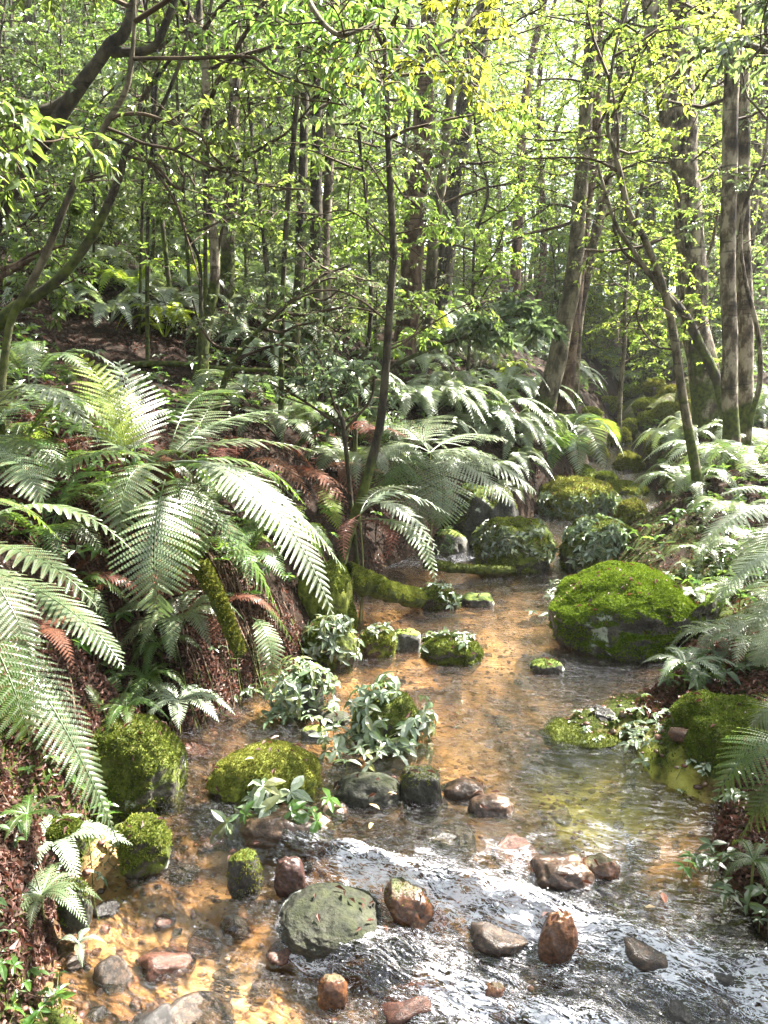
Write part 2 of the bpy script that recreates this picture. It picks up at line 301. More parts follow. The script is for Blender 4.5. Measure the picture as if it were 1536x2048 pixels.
n5 = N('TexNoise'); n5.inputs['Scale'].default_value = 24; n5.inputs['Detail'].default_value = 7; L(tc.outputs['Object'], n5.inputs['Vector']); peb = ramp(N, [(.32, (.012, .009, .007)), (.48, (.045, .032, .02)), (.6, (.10, .07, .04)), (.72, (.18, .12, .07))]); L(n5.outputs[0], peb.inputs[0])
as_ = N('Attribute', attribute_name='sandy'); mp_ = N('MixRGB'); L(as_.outputs['Fac'], mp_.inputs[0]); L(peb.outputs[0], mp_.inputs[1]); L(sm_.outputs[0], mp_.inputs[2]); aa = N('Attribute', attribute_name='painted_reflection'); mq = N('MixRGB'); L(aa.outputs['Fac'], mq.inputs[0]); L(mp_.outputs[0], mq.inputs[1]); ra = ramp(N, [(.35, (.16, .13, .03)), (.47, (.40, .42, .08)), (.65, (.62, .66, .2))]); L(n2.outputs[0], ra.inputs[0]); L(ra.outputs[0], mq.inputs[2]); sm_ = mq
ab = N('Attribute', attribute_name='bed'); mx = N('MixRGB'); L(ab.outputs['Fac'], mx.inputs[0]); L(soil.outputs[0], mx.inputs[1]); L(sm_.outputs[0], mx.inputs[2])
am = N('Attribute', attribute_name='mossy'); ad = N('Math', operation='ADD'); L(am.outputs['Fac'], ad.inputs[0]); nm = N('TexNoise'); nm.inputs['Scale'].default_value = 5; nm.inputs['Detail'].default_value = 8; L(tc.outputs['Object'], nm.inputs['Vector']); L(nm.outputs[0], ad.inputs[1])
rm = ramp(N, [(.5, (0, 0, 0)), (.56, (1, 1, 1))]); ad2 = N('Math', operation='MULTIPLY', i1=.5); L(ad.outputs[0], ad2.inputs[0]); L(ad2.outputs[0], rm.inputs[0])
rc = ramp(N, [(.35, (.015, .024, .006)), (.65, (.06, .075, .015))]); L(n3.outputs[0], rc.inputs[0])
mx2 = N('MixRGB'); L(rm.outputs[0], mx2.inputs[0]); L(mx.outputs[0], mx2.inputs[1]); L(rc.outputs[0], mx2.inputs[2])
p = N('BsdfPrincipled'); p.inputs['Roughness'].default_value = .9; p.inputs['Specular IOR Level'].default_value = .12; L(mx2.outputs[0], p.inputs['Base Color'])
b = N('Bump'); b.inputs['Strength'].default_value = .8; b.inputs['Distance'].default_value = .03; L(n.outputs[0], b.inputs['Height']); L(b.outputs[0], p.inputs['Normal']); L(p.outputs[0], out.inputs[0])
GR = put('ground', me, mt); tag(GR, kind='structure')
# ------------------------------------------------------------------ water
def rough_amt(x, y):                     # 1 in the rapid, small in the pools
    s = step_s(x, y); left = sm((x+.62)/.35)
    return np.maximum(sm((s+.14)/.18)*(.25+.75*left)*sm((s+.16)/.1), np.maximum(.5*np.exp(-((y-6.55)/.3)**2), .5*np.exp(-((y-8.3)/.4)**2)))
def wsurf(x, y):
    z = water_z(x, y); a = rough_amt(x, y); c, s_ = .92, .4
    u, v = x*c-y*s_, x*s_+y*c           # the current runs down and to the right in the rapid
    w1 = fbm(u*3.2, v*12, 1, 3, .6); w2 = np.abs(fbm(u*7, v*24, 4, 3, .6))
    st = step_s(x, y); curl = .028*np.exp(-((st-.02)/.05)**2)+.02*np.exp(-((st-.33)/.05)**2)
    pool = .007*fbm(x*7, y*13, 2, 3)+.0028*fbm(x*24, y*34, 6, 2)
    w3 = fbm(u*15, v*50, 8, 2); return z+a*(.022*pn(u*2.2, v*5.5, 7)+.024*w1+.012*w2+.0035*w3)+curl*a*(1+.7*pn(x*9, y*9))+pool
xs = axis(-3, 26, -1.1, 1.6, .008, .5); ys = axis(-6, 60, 1.4, 3.0, .008, .5)
V, F = sheet(xs, ys, wsurf)
l, r = edges(V[:, 1]); keep = (V[:, 0] > l-.35) & (V[:, 0] < r+.35) & (V[:, 1] < 14); kf = keep[F].all(1); F = F[kf]; u = np.unique(F); re = np.full(len(V), -1); re[u] = np.arange(len(u)); V, F = V[u], re[F]
m = M(); m.add(V, F, True); me = m.mesh('water')
x, y = V[:, 0], V[:, 1]; s = step_s(x, y); a = rough_amt(x, y)
crest = 1.15*np.exp(-((s-.05)/.055)**2)*sm((x+.3)/.2)+.85*np.exp(-((s-.34)/.06)**2)*sm((x-.0)/.2)*sm((1.0-x)/.4)+.41*sm((s+.06)/.12)*sm((x+.35)/.35)*(.8+.6*pn(x*2.3, y*2.3, 5))
crest += .5*np.exp(-((y-6.5)/.12)**2)+.4*np.exp(-((y-8.3)/.2)**2)
for px, py, wpx in [(663, 1880, 230), (830, 1835, 120), (1115, 1935, 96), (988, 2003, 52), (1120, 1785, 140), (1195, 1765, 94), (580, 1765, 70), (980, 1800, 70), (1300, 1930, 100), (880, 1900, 60), (820, 1960, 90)]:
    q_ = at_z(px, py, -.12); rr_ = wpx/2/FPX*q_[1]*1.05; d_ = np.hypot(x-q_[0], (y-q_[1]-rr_*.5)*1.1); crest = np.maximum(crest, .95*np.exp(-((d_-rr_)/.016)**2)*(.5+.8*pn(x*22, y*22, 3)**2+.3*(y < q_[1]))); tail = np.exp(-((d_-rr_-.05)/.05)**2)*(x > q_[0]); crest = np.maximum(crest, .55*tail)
vattr(me, 'foam', np.clip(crest*(.85+.45*fbm(x*7, y*7, 3, 3)), 0, 1.15)); vattr(me, 'rough', a)  # real foam plus the streaks that paint sky glints
mt, t, out, N, L = nodes('stream_water'); tc = N('TexCoord')
gl = N('BsdfGlossy'); gl.inputs['Roughness'].default_value = .02; gl.inputs[0].default_value = (1, 1, 1, 1)
trn = N('BsdfTransparent'); trn.inputs[0].default_value = (.86, .79, .68, 1)
rf = N('BsdfRefraction'); rf.inputs['IOR'].default_value = 1.33; rf.inputs[0].default_value = (.86, .79, .68, 1)
mp = N('Mapping'); mp.vector_type = 'TEXTURE'; mp.inputs['Scale'].default_value = (1/10, 1/30, 1/10); mp.inputs['Rotation'].default_value = (0, 0, -.3); L(tc.outputs['Object'], mp.inputs[0])
n1 = N('TexNoise'); n1.inputs['Scale'].default_value = 1; n1.inputs['Detail'].default_value = 2.5; n1.inputs['Roughness'].default_value = .55; n1.inputs['Distortion'].default_value = .8; L(mp.outputs[0], n1.inputs['Vector'])
ar = N('Attribute', attribute_name='rough'); mr = N('MapRange', i3=.016, i4=.030); L(ar.outputs['Fac'], mr.inputs[0])
b = N('Bump'); b.inputs['Strength'].default_value = 1; L(mr.outputs[0], b.inputs['Distance']); L(n1.outputs[0], b.inputs['Height'])
for q in (gl, rf): L(b.outputs[0], q.inputs['Normal'])
fr = N('Fresnel', i0=1.62); L(b.outputs[0], fr.inputs['Normal'])
bx = N('MixShader', i0=.35); L(trn.outputs[0], bx.inputs[1]); L(rf.outputs[0], bx.inputs[2])
mx = N('MixShader'); L(fr.outputs[0], mx.inputs[0]); L(bx.outputs[0], mx.inputs[1]); L(gl.outputs[0], mx.inputs[2])
fm = N('BsdfPrincipled'); fm.inputs['Base Color'].default_value = (.66, .67, .76, 1); fm.inputs['Roughness'].default_value = .35; L(b.outputs[0], fm.inputs['Normal'])
af = N('Attribute', attribute_name='foam'); mp2 = N('Mapping'); mp2.vector_type = 'TEXTURE'; mp2.inputs['Scale'].default_value = (1/9, 1/52, 1/20); mp2.inputs['Rotation'].default_value = (0, 0, -.42); L(tc.outputs['Object'], mp2.inputs[0])
n4 = N('TexNoise'); n4.inputs['Scale'].default_value = 1; n4.inputs['Detail'].default_value = 4; n4.inputs['Roughness'].default_value = .6; n4.inputs['Distortion'].default_value = 1.0; L(mp2.outputs[0], n4.inputs['Vector'])
mp3 = N('Mapping'); mp3.vector_type = 'TEXTURE'; mp3.inputs['Scale'].default_value = (1/26, 1/130, 1/40); mp3.inputs['Rotation'].default_value = (0, 0, -.5); L(tc.outputs['Object'], mp3.inputs[0])
n7 = N('TexNoise'); n7.inputs['Scale'].default_value = 1; n7.inputs['Detail'].default_value = 4; n7.inputs['Distortion'].default_value = 1.5; L(mp3.outputs[0], n7.inputs['Vector'])
pw_ = N('Math', operation='POWER', i1=2.0); L(af.outputs['Fac'], pw_.inputs[0]); wd = N('Math', operation='MULTIPLY_ADD', i1=.05, i2=.001); L(pw_.outputs[0], wd.inputs[0])
def thin(nz):
    a1 = N('Math', operation='SUBTRACT', i1=.5); L(nz.outputs[0], a1.inputs[0]); a2 = N('Math', operation='ABSOLUTE'); L(a1.outputs[0], a2.inputs[0]); a3 = N('Math', operation='DIVIDE'); L(a2.outputs[0], a3.inputs[0]); L(wd.outputs[0], a3.inputs[1]); r_ = ramp(N, [(.35, (1, 1, 1)), (1, (0, 0, 0))]); L(a3.outputs[0], r_.inputs[0]); return r_
t1, t2 = thin(n4), thin(n7); rr = N('Math', operation='MAXIMUM'); L(t1.outputs[0], rr.inputs[0]); L(t2.outputs[0], rr.inputs[1]); rr2 = N('Math', operation='MULTIPLY', i1=.85); L(rr.outputs[0], rr2.inputs[0]); rr = rr2
mf = N('MixShader'); L(rr.outputs[0], mf.inputs[0]); L(mx.outputs[0], mf.inputs[1]); L(fm.outputs[0], mf.inputs[2]); L(mf.outputs[0], out.inputs[0])  # whitish streaks paint sky glints on the rapid along with the foam
WA = put('water', me, mt); tag(WA, kind='structure')

def bubbles():
    g = np.random.default_rng(31); n = 26000; x = g.uniform(-.6, 1.6, n); y = g.uniform(1.4, 2.9, n); s = step_s(x, y); w_ = np.exp(-((s-.05)/.05)**2)+.9*np.exp(-((s-.34)/.06)**2)+.10*sm((s+.02)/.1); k = g.random(n) < w_*.35*sm((x+.25)/.3)*(.4+.9*(fbm(x*8, y*8, 4, 3)+.3)); x, y = x[k], y[k]; n = len(x)
    T_ = np.array([(1, 0, 0), (-1, 0, 0), (0, 1, 0), (0, -1, 0), (0, 0, 1), (0, 0, -1)], float); F = np.array([(0, 2, 4), (2, 1, 4), (1, 3, 4), (3, 0, 4), (2, 0, 5), (1, 2, 5), (3, 1, 5), (0, 3, 5)])
    r_ = .0012+.0032*g.random(n)**3; V = T_[None]*r_[:, None, None]+np.stack([x, y, wsurf(x, y)+r_*.5+.012*g.random(n)**5], 1)[:, None]; m = M(); m.add(V.reshape(-1, 3), (F[None]+(np.arange(n)*6)[:, None, None]).reshape(-1, 3), True)
    mt, t, out, N, L = nodes('froth'); p = N('BsdfPrincipled'); p.inputs['Base Color'].default_value = (.8, .82, .86, 1); p.inputs['Roughness'].default_value = .12; L(p.outputs[0], out.inputs[0]); o = put('foam', m.mesh('foam'), mt); tag(o, 'white froth and drops along the lip of the rapid', 'foam', kind='stuff')
bubbles()
# ================================================================== stones
RM = dict(
 hero=rock_mat('granite_with_bright_moss', (.06, .055, .045), (.13, .12, .1), .54, ((.03, .055, .005), (.10, .15, .012)), 0, .1),
 mossy=rock_mat('stone_under_moss', (.05, .045, .035), (.12, .11, .09), .8, ((.025, .035, .008), (.10, .12, .02)), 0, .1),
 bright=rock_mat('stone_under_yellow_moss', (.08, .06, .05), (.2, .17, .14), .86, ((.06, .08, .012), (.19, .21, .035)), 0, .0),
 dark=rock_mat('dark_stone', (.03, .028, .025), (.075, .07, .06), .45, ((.03, .05, .008), (.09, .12, .015)), .2, .1),
 grey=rock_mat('grey_green_stone', (.022, .022, .016), (.052, .05, .036), .2, ((.010, .014, .006), (.034, .04, .016)), .15, .04, .12),
 pale=rock_mat('pale_stone', (.08, .078, .07), (.18, .17, .145), .35, ((.07, .1, .02), (.18, .22, .04)), 0, .2),
 orange=rock_mat('wet_orange_stone', (.075, .032, .015), (.18, .08, .034), .16, ((.04, .05, .02), (.07, .08, .03)), .85, .0, .06),
 red=rock_mat('reddish_stone', (.05, .024, .02), (.11, .052, .043), .05, ((.04, .06, .02), (.08, .1, .03)), .5, .0),
 under=rock_mat('stream_cobble', (.035, .024, .018), (.10, .065, .045), 0, ((.04, .06, .02), (.08, .1, .03)), .8, 0), under2=rock_mat('black_stream_cobble', (.02, .018, .018), (.055, .048, .045), 0, ((.04, .06, .02), (.08, .1, .03)), .8, 0), under3=rock_mat('red_stream_cobble', (.07, .03, .022), (.14, .065, .045), 0, ((.04, .06, .02), (.08, .1, .03)), .8, 0),
 cobble=rock_mat('wet_cobble', (.05, .03, .022), (.13, .08, .05), .05, ((.04, .06, .02), (.08, .1, .03)), .7, .0),
)
import bmesh
_ico = {}
def ico(sub):
    if sub not in _ico:
        bm = bmesh.new(); bmesh.ops.create_icosphere(bm, subdivisions=sub, radius=1); bm.verts.ensure_lookup_table()
        _ico[sub] = (np.array([v.co[:] for v in bm.verts]), np.array([[v.index for v in f.verts] for f in bm.faces])); bm.free()
    return _ico[sub]
def rock_shape(size, seed, sub=5, lumps=.16, square=.75, lean=0):
    U, F = ico(sub); pw = 2+(1-square)*4; U = U/(np.abs(U)**pw).sum(1, keepdims=True)**(1/pw)
    d = 1+lumps*fbm(U[:, 0]*1.1+seed*3.7, U[:, 1]*1.1+seed, U[:, 2]*1.1, 3)+.05*fbm(U[:, 0]*3.3+seed, U[:, 1]*3.3, U[:, 2]*3.3, 4)-.05*np.maximum(0, np.abs(fbm(U[:, 0]*1.7+seed, U[:, 1]*1.7, U[:, 2]*1.7+5, 2))-.25)+.012*fbm(U[:, 0]*14+seed, U[:, 1]*14, U[:, 2]*14, 3)
    V = U*d[:, None]*np.array(size)/2; V[:, 0] += V[:, 2]*lean
    return V, F
MT = leaf_mat('moss_tufts', [(.03, .055, .006), (.065, .10, .012), (.12, .15, .02), (.10, .09, .03)], .2, (.2, .27, .04), .8, .1)
MTH = leaf_mat('bright_moss_tufts', [(.035, .07, .004), (.07, .13, .006), (.12, .19, .012), (.16, .22, .03)], .2, (.22, .34, .03), .8, .1)
MTY = leaf_mat('yellow_moss_tufts', [(.07, .10, .012), (.13, .17, .025), (.21, .23, .04), (.14, .13, .04)], .2, (.3, .34, .06), .8, .1)
def tri_area(V, F): a = V[F[:, 1]]-V[F[:, 0]]; b = V[F[:, 2]]-V[F[:, 0]]; n = np.cross(a, b); return n/np.maximum(np.linalg.norm(n, axis=1, keepdims=True), 1e-12), np.linalg.norm(n, axis=1)/2
def on_surface(V, F, n, g):
    N_, A = tri_area(V, F); c = np.cumsum(A); k = np.searchsorted(c, g.random(n)*c[-1]); k = np.minimum(k, len(F)-1)
    u, v = g.random(n), g.random(n); q = u+v > 1; u[q], v[q] = 1-u[q], 1-v[q]
    return V[F[k, 0]]+(V[F[k, 1]]-V[F[k, 0]])*u[:, None]+(V[F[k, 2]]-V[F[k, 0]])*v[:, None], N_[k]
def tufts(m, P, Nn, g, size):
    n = len(P); d = nrm(Nn+.55*g.normal(size=(n, 3))); up = nrm(g.normal(size=(n, 3))); s = size*(.5+g.random(n))
    leaves(m, P-Nn*size*.15, d, up, s, s*.55, 'lo', .3)
def rock_at(name, label, x0, x1, yt, yb, zb=0., mat='mossy', deep=.8, seed=1, sub=5, lumps=.16, moss=0, msize=.012, mth=.45, mmat=None, sink=.3, square=.88, lean=0, group=None, rz=0, cat=None, Y=None, under=0):
    if zb > -.2 and Y is None: sink = max(sink, .42 if not under else sink)
    if Y is None: pf = at_z((x0+x1)/2, yb, zb)
    else: pf = at((x0+x1)/2, yb, Y); zb = pf[2]
    dist = pf[1]; W = (x1-x0)/FPX*dist*1.03; W = W*(1+deep*W*.5/dist); D = W*deep; yc = pf[1]+D*.42; top = at((x0+x1)/2, yt, yc+D*.05)[2]
    H = max(top-zb, .02)*1.02; full = H/(1-sink); c = np.array([(pf[0])*(yc/pf[1]), yc, zb+H-full/2])
    V, F = rock_shape((W, D, full), seed, sub, lumps, square, lean)
    V = V*np.array([W, D, full])/(V.max(0)-V.min(0)); 
    V[:, 2] -= V[:, 2].max()-full/2
    if under: V[:, 2] *= np.where(V[:, 2] > 0, 1.12-.62*(2*np.abs(V[:, 0]/W+.06))**2.2, 1)
    if under: V[:, 2] -= .13*(V[:, 0]/W)*full*(V[:, 2] > 0)
    if under: V[:, 2] += under*full*sm((V[:, 0]/W+.02)/.30)*sm((.12-V[:, 2]/full)/.25)*.55*sm((.25-V[:, 1]/D)/.3)
    ca, sa = math.cos(rz), math.sin(rz); V = np.stack([V[:, 0]*ca-V[:, 1]*sa, V[:, 0]*sa+V[:, 1]*ca, V[:, 2]], 1)
    m = M(); m.add(V, F, True)
    base = c-np.array([0, 0, full/2])
    Vl = V+np.array([0, 0, full/2])
    m.v = [Vl]
    o = put(name, m.mesh(name), RM[mat], None, tuple(base)); tag(o, label, cat or 'rock', group)
    if moss:
        g = np.random.default_rng(seed+50); P, Nn = on_surface(Vl, F, int(moss*2.2), g)
        q = Nn[:, 2]*.45+(.5+.42*fbm(P[:, 0]*4.5, P[:, 1]*4.5, P[:, 2]*4.5+seed, 3)+.14*fbm(P[:, 0]*19, P[:, 1]*19, P[:, 2]*19, 2)) > mth+.18
        P, Nn = P[q][:moss], Nn[q][:moss]; mm = M(); tufts(mm, P, Nn, g, msize)
        if mm.ok(): put('moss', mm.mesh('moss'), mmat or MT, o)
    o['_r'] = 1; ROCKS.append((o, base, Vl, F)); del o['_r']
    return o, base, Vl, F
ROCKS = []
RK = {}
RK['big'] = rock_at('boulder', 'big grey boulder with vivid green moss on top, standing at the right water edge', 1090, 1432, 1143, 1318, 0, 'hero', .85, 3, 6, .13, 60000, .011, .40, MTH, .36, .98, .02, under=.85)
RK['pl1'] = rock_at('boulder', 'plant covered boulder with a yellow mossy top, left one of the pair across the stream', 948, 1102, 1038, 1140, 0.02, 'mossy', .8, 5, 5, .14, 9000, .016, .4, MTY, .3)
RK['pl2'] = rock_at('boulder', 'plant covered boulder with pale leaves spilling down its front, right one of the pair upstream', 1118, 1280, 1038, 1142, 0.02, 'mossy', .8, 9, 5, .14, 9000, .016, .42, MT, .3)
RK['br'] = rock_at('boulder', 'broad yellow mossy boulder with dark leaves along its foot, upstream of the plant covered pair', 1066, 1236, 955, 1036, .12, 'bright', .8, 12, 5, .15, 9000, .02, .4, MTY, .3)
RK['dk'] = rock_at('boulder', 'dark bare boulder in the shade under the arching white ferns', 900, 1034, 972, 1104, .02, 'dark', .9, 15, 5, .15, 2500, .02, .62, MTY, .2, .7)
RK['gy'] = rock_at('rock', 'smooth grey rock at the foot of the dark shaded boulder', 868, 938, 1058, 1118, 0.0, 'pale', .9, 17, 4, .12, 0)
rock_at('rock', 'small mossy rock with a yellow top beside the upper trickle', 1232, 1294, 998, 1046, .12, 'bright', .8, 19, 4, .15, 2500, .02, .4, MTY)
rock_at('rock', 'low dark mossy rock in front of the small yellow topped one', 1250, 1300, 1020, 1052, .1, 'mossy', .8, 20, 4, .15, 1500, .018, .4, MT)
RK['yb'] = rock_at('rock', 'olive mossy rock tilted up behind the big green boulder', 1276, 1384, 1092, 1152, .04, 'mossy', .8, 23, 5, .14, 6000, .015, .3, MT, .3, .8, .2)
rock_at('rock', 'narrow mossy ledge touching the top of the olive rock behind the big boulder', 1300, 1370, 1076, 1120, .08, 'bright', .8, 24, 4, .2, 2500, .015, .3, MTY)
rock_at('rock', 'mossy ridge of rock behind the right shoulder of the big boulder', 1330, 1440, 1165, 1240, .03, 'pale', .7, 26, 5, .14, 5000, .013, .42, MTY, .3)
rock_at('boulder', 'dark green boulder in the bank just right of the leaning tree foot', 1070, 1124, 896, 962, Y=11.0, mat='dark', seed=28, sub=4, moss=2500, msize=.03, mth=.4, mmat=MTY)
rock_at('boulder', 'long dark mossy boulder below the leaning tree foot', 1010, 1090, 925, 985, Y=10.2, mat='dark', seed=29, sub=4, moss=2500, msize=.03, mth=.4, mmat=MTY)
rock_at('boulder', 'round mossy boulder left of the tree fern stump', 1076, 1120, 925, 968, Y=9.6, mat='mossy', seed=30, sub=4, moss=2500, msize=.026, mth=.3, mmat=MT)
rock_at('boulder', 'wide olive boulder carrying the tree fern stump', 1100, 1190, 930, 972, Y=9.9, mat='mossy', seed=31, sub=4, moss=3500, msize=.026, mth=.3, mmat=MT)
rock_at('boulder', 'little round green boulder right of the tree fern stump', 1186, 1232, 944, 974, Y=9.8, mat='mossy', seed=32, sub=4, moss=2500, msize=.024, mth=.3, mmat=MT)
rock_at('boulder', 'sunlit yellow green boulder below the bright fern', 1228, 1284, 905, 962, Y=10.6, mat='bright', seed=33, sub=4, moss=3500, msize=.03, mth=.3, mmat=MTY)
rock_at('boulder', 'flat pale green boulder behind the upper trickle', 1196, 1290, 962, 1004, Y=9.0, mat='bright', seed=34, sub=4, moss=3500, msize=.024, mth=.4, mmat=MTY)
rock_at('boulder', 'yellow green boulder wedged among ferns above the little round one', 1160, 1215, 880, 935, Y=11.4, mat='bright', seed=35, sub=4, moss=2500, msize=.03, mth=.3, mmat=MTY)
rock_at('boulder', 'distant mossy boulder beyond the trickle at the foot of the slope', 1215, 1262, 855, 905, Y=12.6, mat='mossy', seed=36, sub=4, moss=2500, msize=.032, mth=.3, mmat=MTY)
for i, (a, b, w_, h_, c_) in enumerate([(1262, 872, 46, 34, 'bright'), (1300, 858, 52, 36, 'mossy'), (1236, 838, 40, 28, 'bright'), (1335, 850, 60, 44, 'mossy'), (1290, 828, 44, 30, 'bright'), (1215, 822, 40, 28, 'mossy'), (1345, 812, 56, 40, 'bright'), (1262, 800, 40, 28, 'mossy'), (1310, 790, 44, 30, 'bright'), (1180, 850, 46, 34, 'mossy'), (1380, 846, 60, 44, 'bright'), (1322, 905, 60, 40, 'mossy')]):
    rock_at('boulder', ['yellow mossy boulder up the gully', 'dark mossy boulder up the gully'][c_ == 'mossy'], a-w_/2, a+w_/2, b-h_, b, Y=float(hit(a, b)[1]), mat=c_, seed=120+i, sub=4, moss=1800, msize=.035, mth=.35, mmat=MTY, group='mossy boulders climbing the gully')
# mid stream
RK['m1'] = rock_at('rock', 'low rock topped with small leaves in the middle of the pool', 842, 966, 1272, 1328, 0, 'mossy', .7, 41, 5, .14, 6000, .011, .42, MT, .35)
rock_at('rock', 'small black rock with a few leaves breaking the pool surface', 1058, 1128, 1320, 1347, 0, 'dark', .6, 42, 4, .15, 400, .01, .5, MT, .4)
RK['m3'] = rock_at('rock', 'black leafy rock at the tip of the left bank log', 836, 918, 1172, 1218, 0, 'mossy', .7, 43, 5, .15, 3000, .012, .4, MT, .35)
rock_at('rock', 'flat dark rock just right of the black leafy rock', 915, 990, 1186, 1214, 0, 'dark', .7, 44, 4, .2, 0, sink=.4)
rock_at('rock', 'steel grey rock with a smooth wet face by the yellow mossy lump', 786, 844, 1260, 1302, 0, 'pale', .8, 45, 4, .2, 0, square=.6)
RK['lm'] = rock_at('rock', 'yellow mossy lump at the left water edge', 714, 794, 1252, 1312, 0, 'bright', .8, 46, 5, .14, 7000, .012, .3, MTY, .3)
RK['ld'] = rock_at('boulder', 'dark mossy boulder draped with leaves at the left water edge', 604, 722, 1236, 1336, 0, 'mossy', .85, 47, 5, .15, 9000, .013, .42, MT, .3)
rock_at('boulder', 'tall green mossy hump of bank above the leaf draped boulder', 590, 712, 1124, 1262, 0.1, 'bright', .8, 48, 5, .15, 12000, .014, .33, MT, .3)
RK['p1'] = rock_at('rock', 'dark stone hidden under a shock of white leaves on the left edge', 556, 650, 1350, 1432, 0, 'dark', .8, 49, 4, .15, 1500, .01, .5, MT, .3)
RK['p2'] = rock_at('boulder', 'green sided boulder crowned with a mop of leafy plants in the pool', 700, 846, 1382, 1492, 0, 'mossy', .8, 50, 5, .14, 5000, .01, .5, MT, .3)
rock_at('rock', 'mottled flat stone below the mop of leafy plants', 636, 702, 1424, 1450, 0.0, 'grey', .7, 51, 4, .15, 0)
rock_at('rock', 'small blue grey stone on the sandy left margin', 600, 656, 1452, 1480, 0.0, 'pale', .7, 52, 4, .12, 0)
# front row
RK['f1'] = rock_at('boulder', 'dark round boulder with a green moss cap and drooping dry fronds', 166, 378, 1440, 1640, -.06, 'mossy', .85, 61, 6, .13, 16000, .010, .42, MT, .22)
RK['f2'] = rock_at('boulder', 'bright yellow green mossy boulder strewn with fallen leaves', 418, 654, 1494, 1618, -.03, 'bright', .75, 62, 6, .12, 22000, .0075, .28, MTY, .25)
rock_at('rock', 'smooth grey green stone right of the yellow mossy boulder', 664, 808, 1550, 1618, -.02, 'grey', .7, 63, 5, .1, 0, sink=.3)
rock_at('rock', 'squarish brown green stone at the end of the front row', 798, 888, 1536, 1612, -.02, 'grey', .8, 64, 5, .12, 1800, .006, .55, MT, sink=.25, square=.6)
rock_at('rock', 'flat wet brown rock tucked below the yellow mossy boulder', 470, 678, 1618, 1700, -.06, 'cobble', .6, 65, 5, .12, 0, sink=.35)
rock_at('rock', 'thin dark slab below the smooth grey green stone', 628, 700, 1606, 1642, -.03, 'cobble', .7, 66, 4, .12, 0)
rock_at('rock', 'flat lichen and moss covered rock on the left water edge', 236, 348, 1636, 1726, -.05, 'mossy', .8, 67, 5, .14, 6000, .008, .4, MTY, .3)
rock_at('rock', 'brown mossy stone behind the green rosettes', 116, 186, 1762, 1838, -.06, 'grey', .8, 68, 5, .12, 1500, .008, .55, MT)
rock_at('rock', 'rounded mossy block of bank left of the lichen rock', 96, 172, 1640, 1700, .02, 'mossy', .8, 69, 5, .14, 4000, .009, .3, MT)
rock_at('rock', 'red brown rounded stone beside the rapid', 546, 614, 1714, 1776, -.07, 'red', .8, 70, 5, .1, 0, sink=.3)
rock_at('rock', 'black stone with pale moss specks left of the red brown stone', 450, 528, 1702, 1778, -.08, 'dark', .8, 71, 5, .14, 1800, .006, .5, MTY, sink=.3)
rock_at('rock', 'large flat grey green stone in the foreground current', 548, 778, 1796, 1902, -.13, 'grey', .9, 72, 6, .10, 0, sink=.5, lean=.1, square=.9)
rock_at('rock', 'orange and green stone leaning in the white water', 766, 886, 1762, 1856, -.12, 'orange', 1.0, 173, 5, .12, 900, .005, .6, MT, sink=.42, lean=-.35)
rock_at('rock', 'tall glossy orange brown stone standing in the white water', 1068, 1162, 1824, 1954, -.15, 'orange', .75, 174, 5, .07, 0, sink=.25, square=.95)
rock_at('rock', 'small wet orange pebble like stone at the bottom of the rapid', 962, 1014, 1966, 2008, -.15, 'orange', .8, 75, 4, .1, 0)
rock_at('rock', 'brick red stone washed over by the top of the rapid', 1150, 1244, 1712, 1772, -.03, 'orange', .7, 76, 5, .1, 0)
rock_at('rock', 'olive brown wedge of rock splitting the rapid', 1050, 1190, 1716, 1800, -.05, 'cobble', .7, 77, 5, .15, 0, square=.6)
rock_at('rock', 'blue black wet stone under the olive brown wedge', 1112, 1176, 1768, 1812, -.08, 'dark', .7, 78, 4, .12, 0)
rock_at('rock', 'dark red wet rock just right of the front row stones', 884, 970, 1560, 1602, -.01, 'cobble', .7, 79, 4, .12, 0)
rock_at('rock', 'flat red brown rock below the dark red wet one', 930, 1030, 1592, 1634, -.01, 'cobble', .6, 80, 4, .12, 0)
rock_at('rock', 'pink brown stone at the lower edge of the current', 1400, 1490, 1990, 2060, -.17, 'red', .7, 81, 4, .12, 0)
rock_at('rock', 'rusty stone at the bottom of the picture between sand and rapid', 630, 700, 1950, 2010, -.17, 'orange', .7, 82, 4, .12, 0)
RK['rm'] = rock_at('boulder', 'large mossy slab shaped boulder on the right bank beside the pool', 1326, 1560, 1400, 1592, -.02, 'mossy', .9, 83, 6, .13, 30000, .010, .25, MT, .25, .7)
rock_at('rock', 'low tongue of mossy rock running from the right bank into the pool', 1076, 1250, 1450, 1496, -.01, 'mossy', .9, 84, 5, .2, 6000, .008, .42, MT, .62)
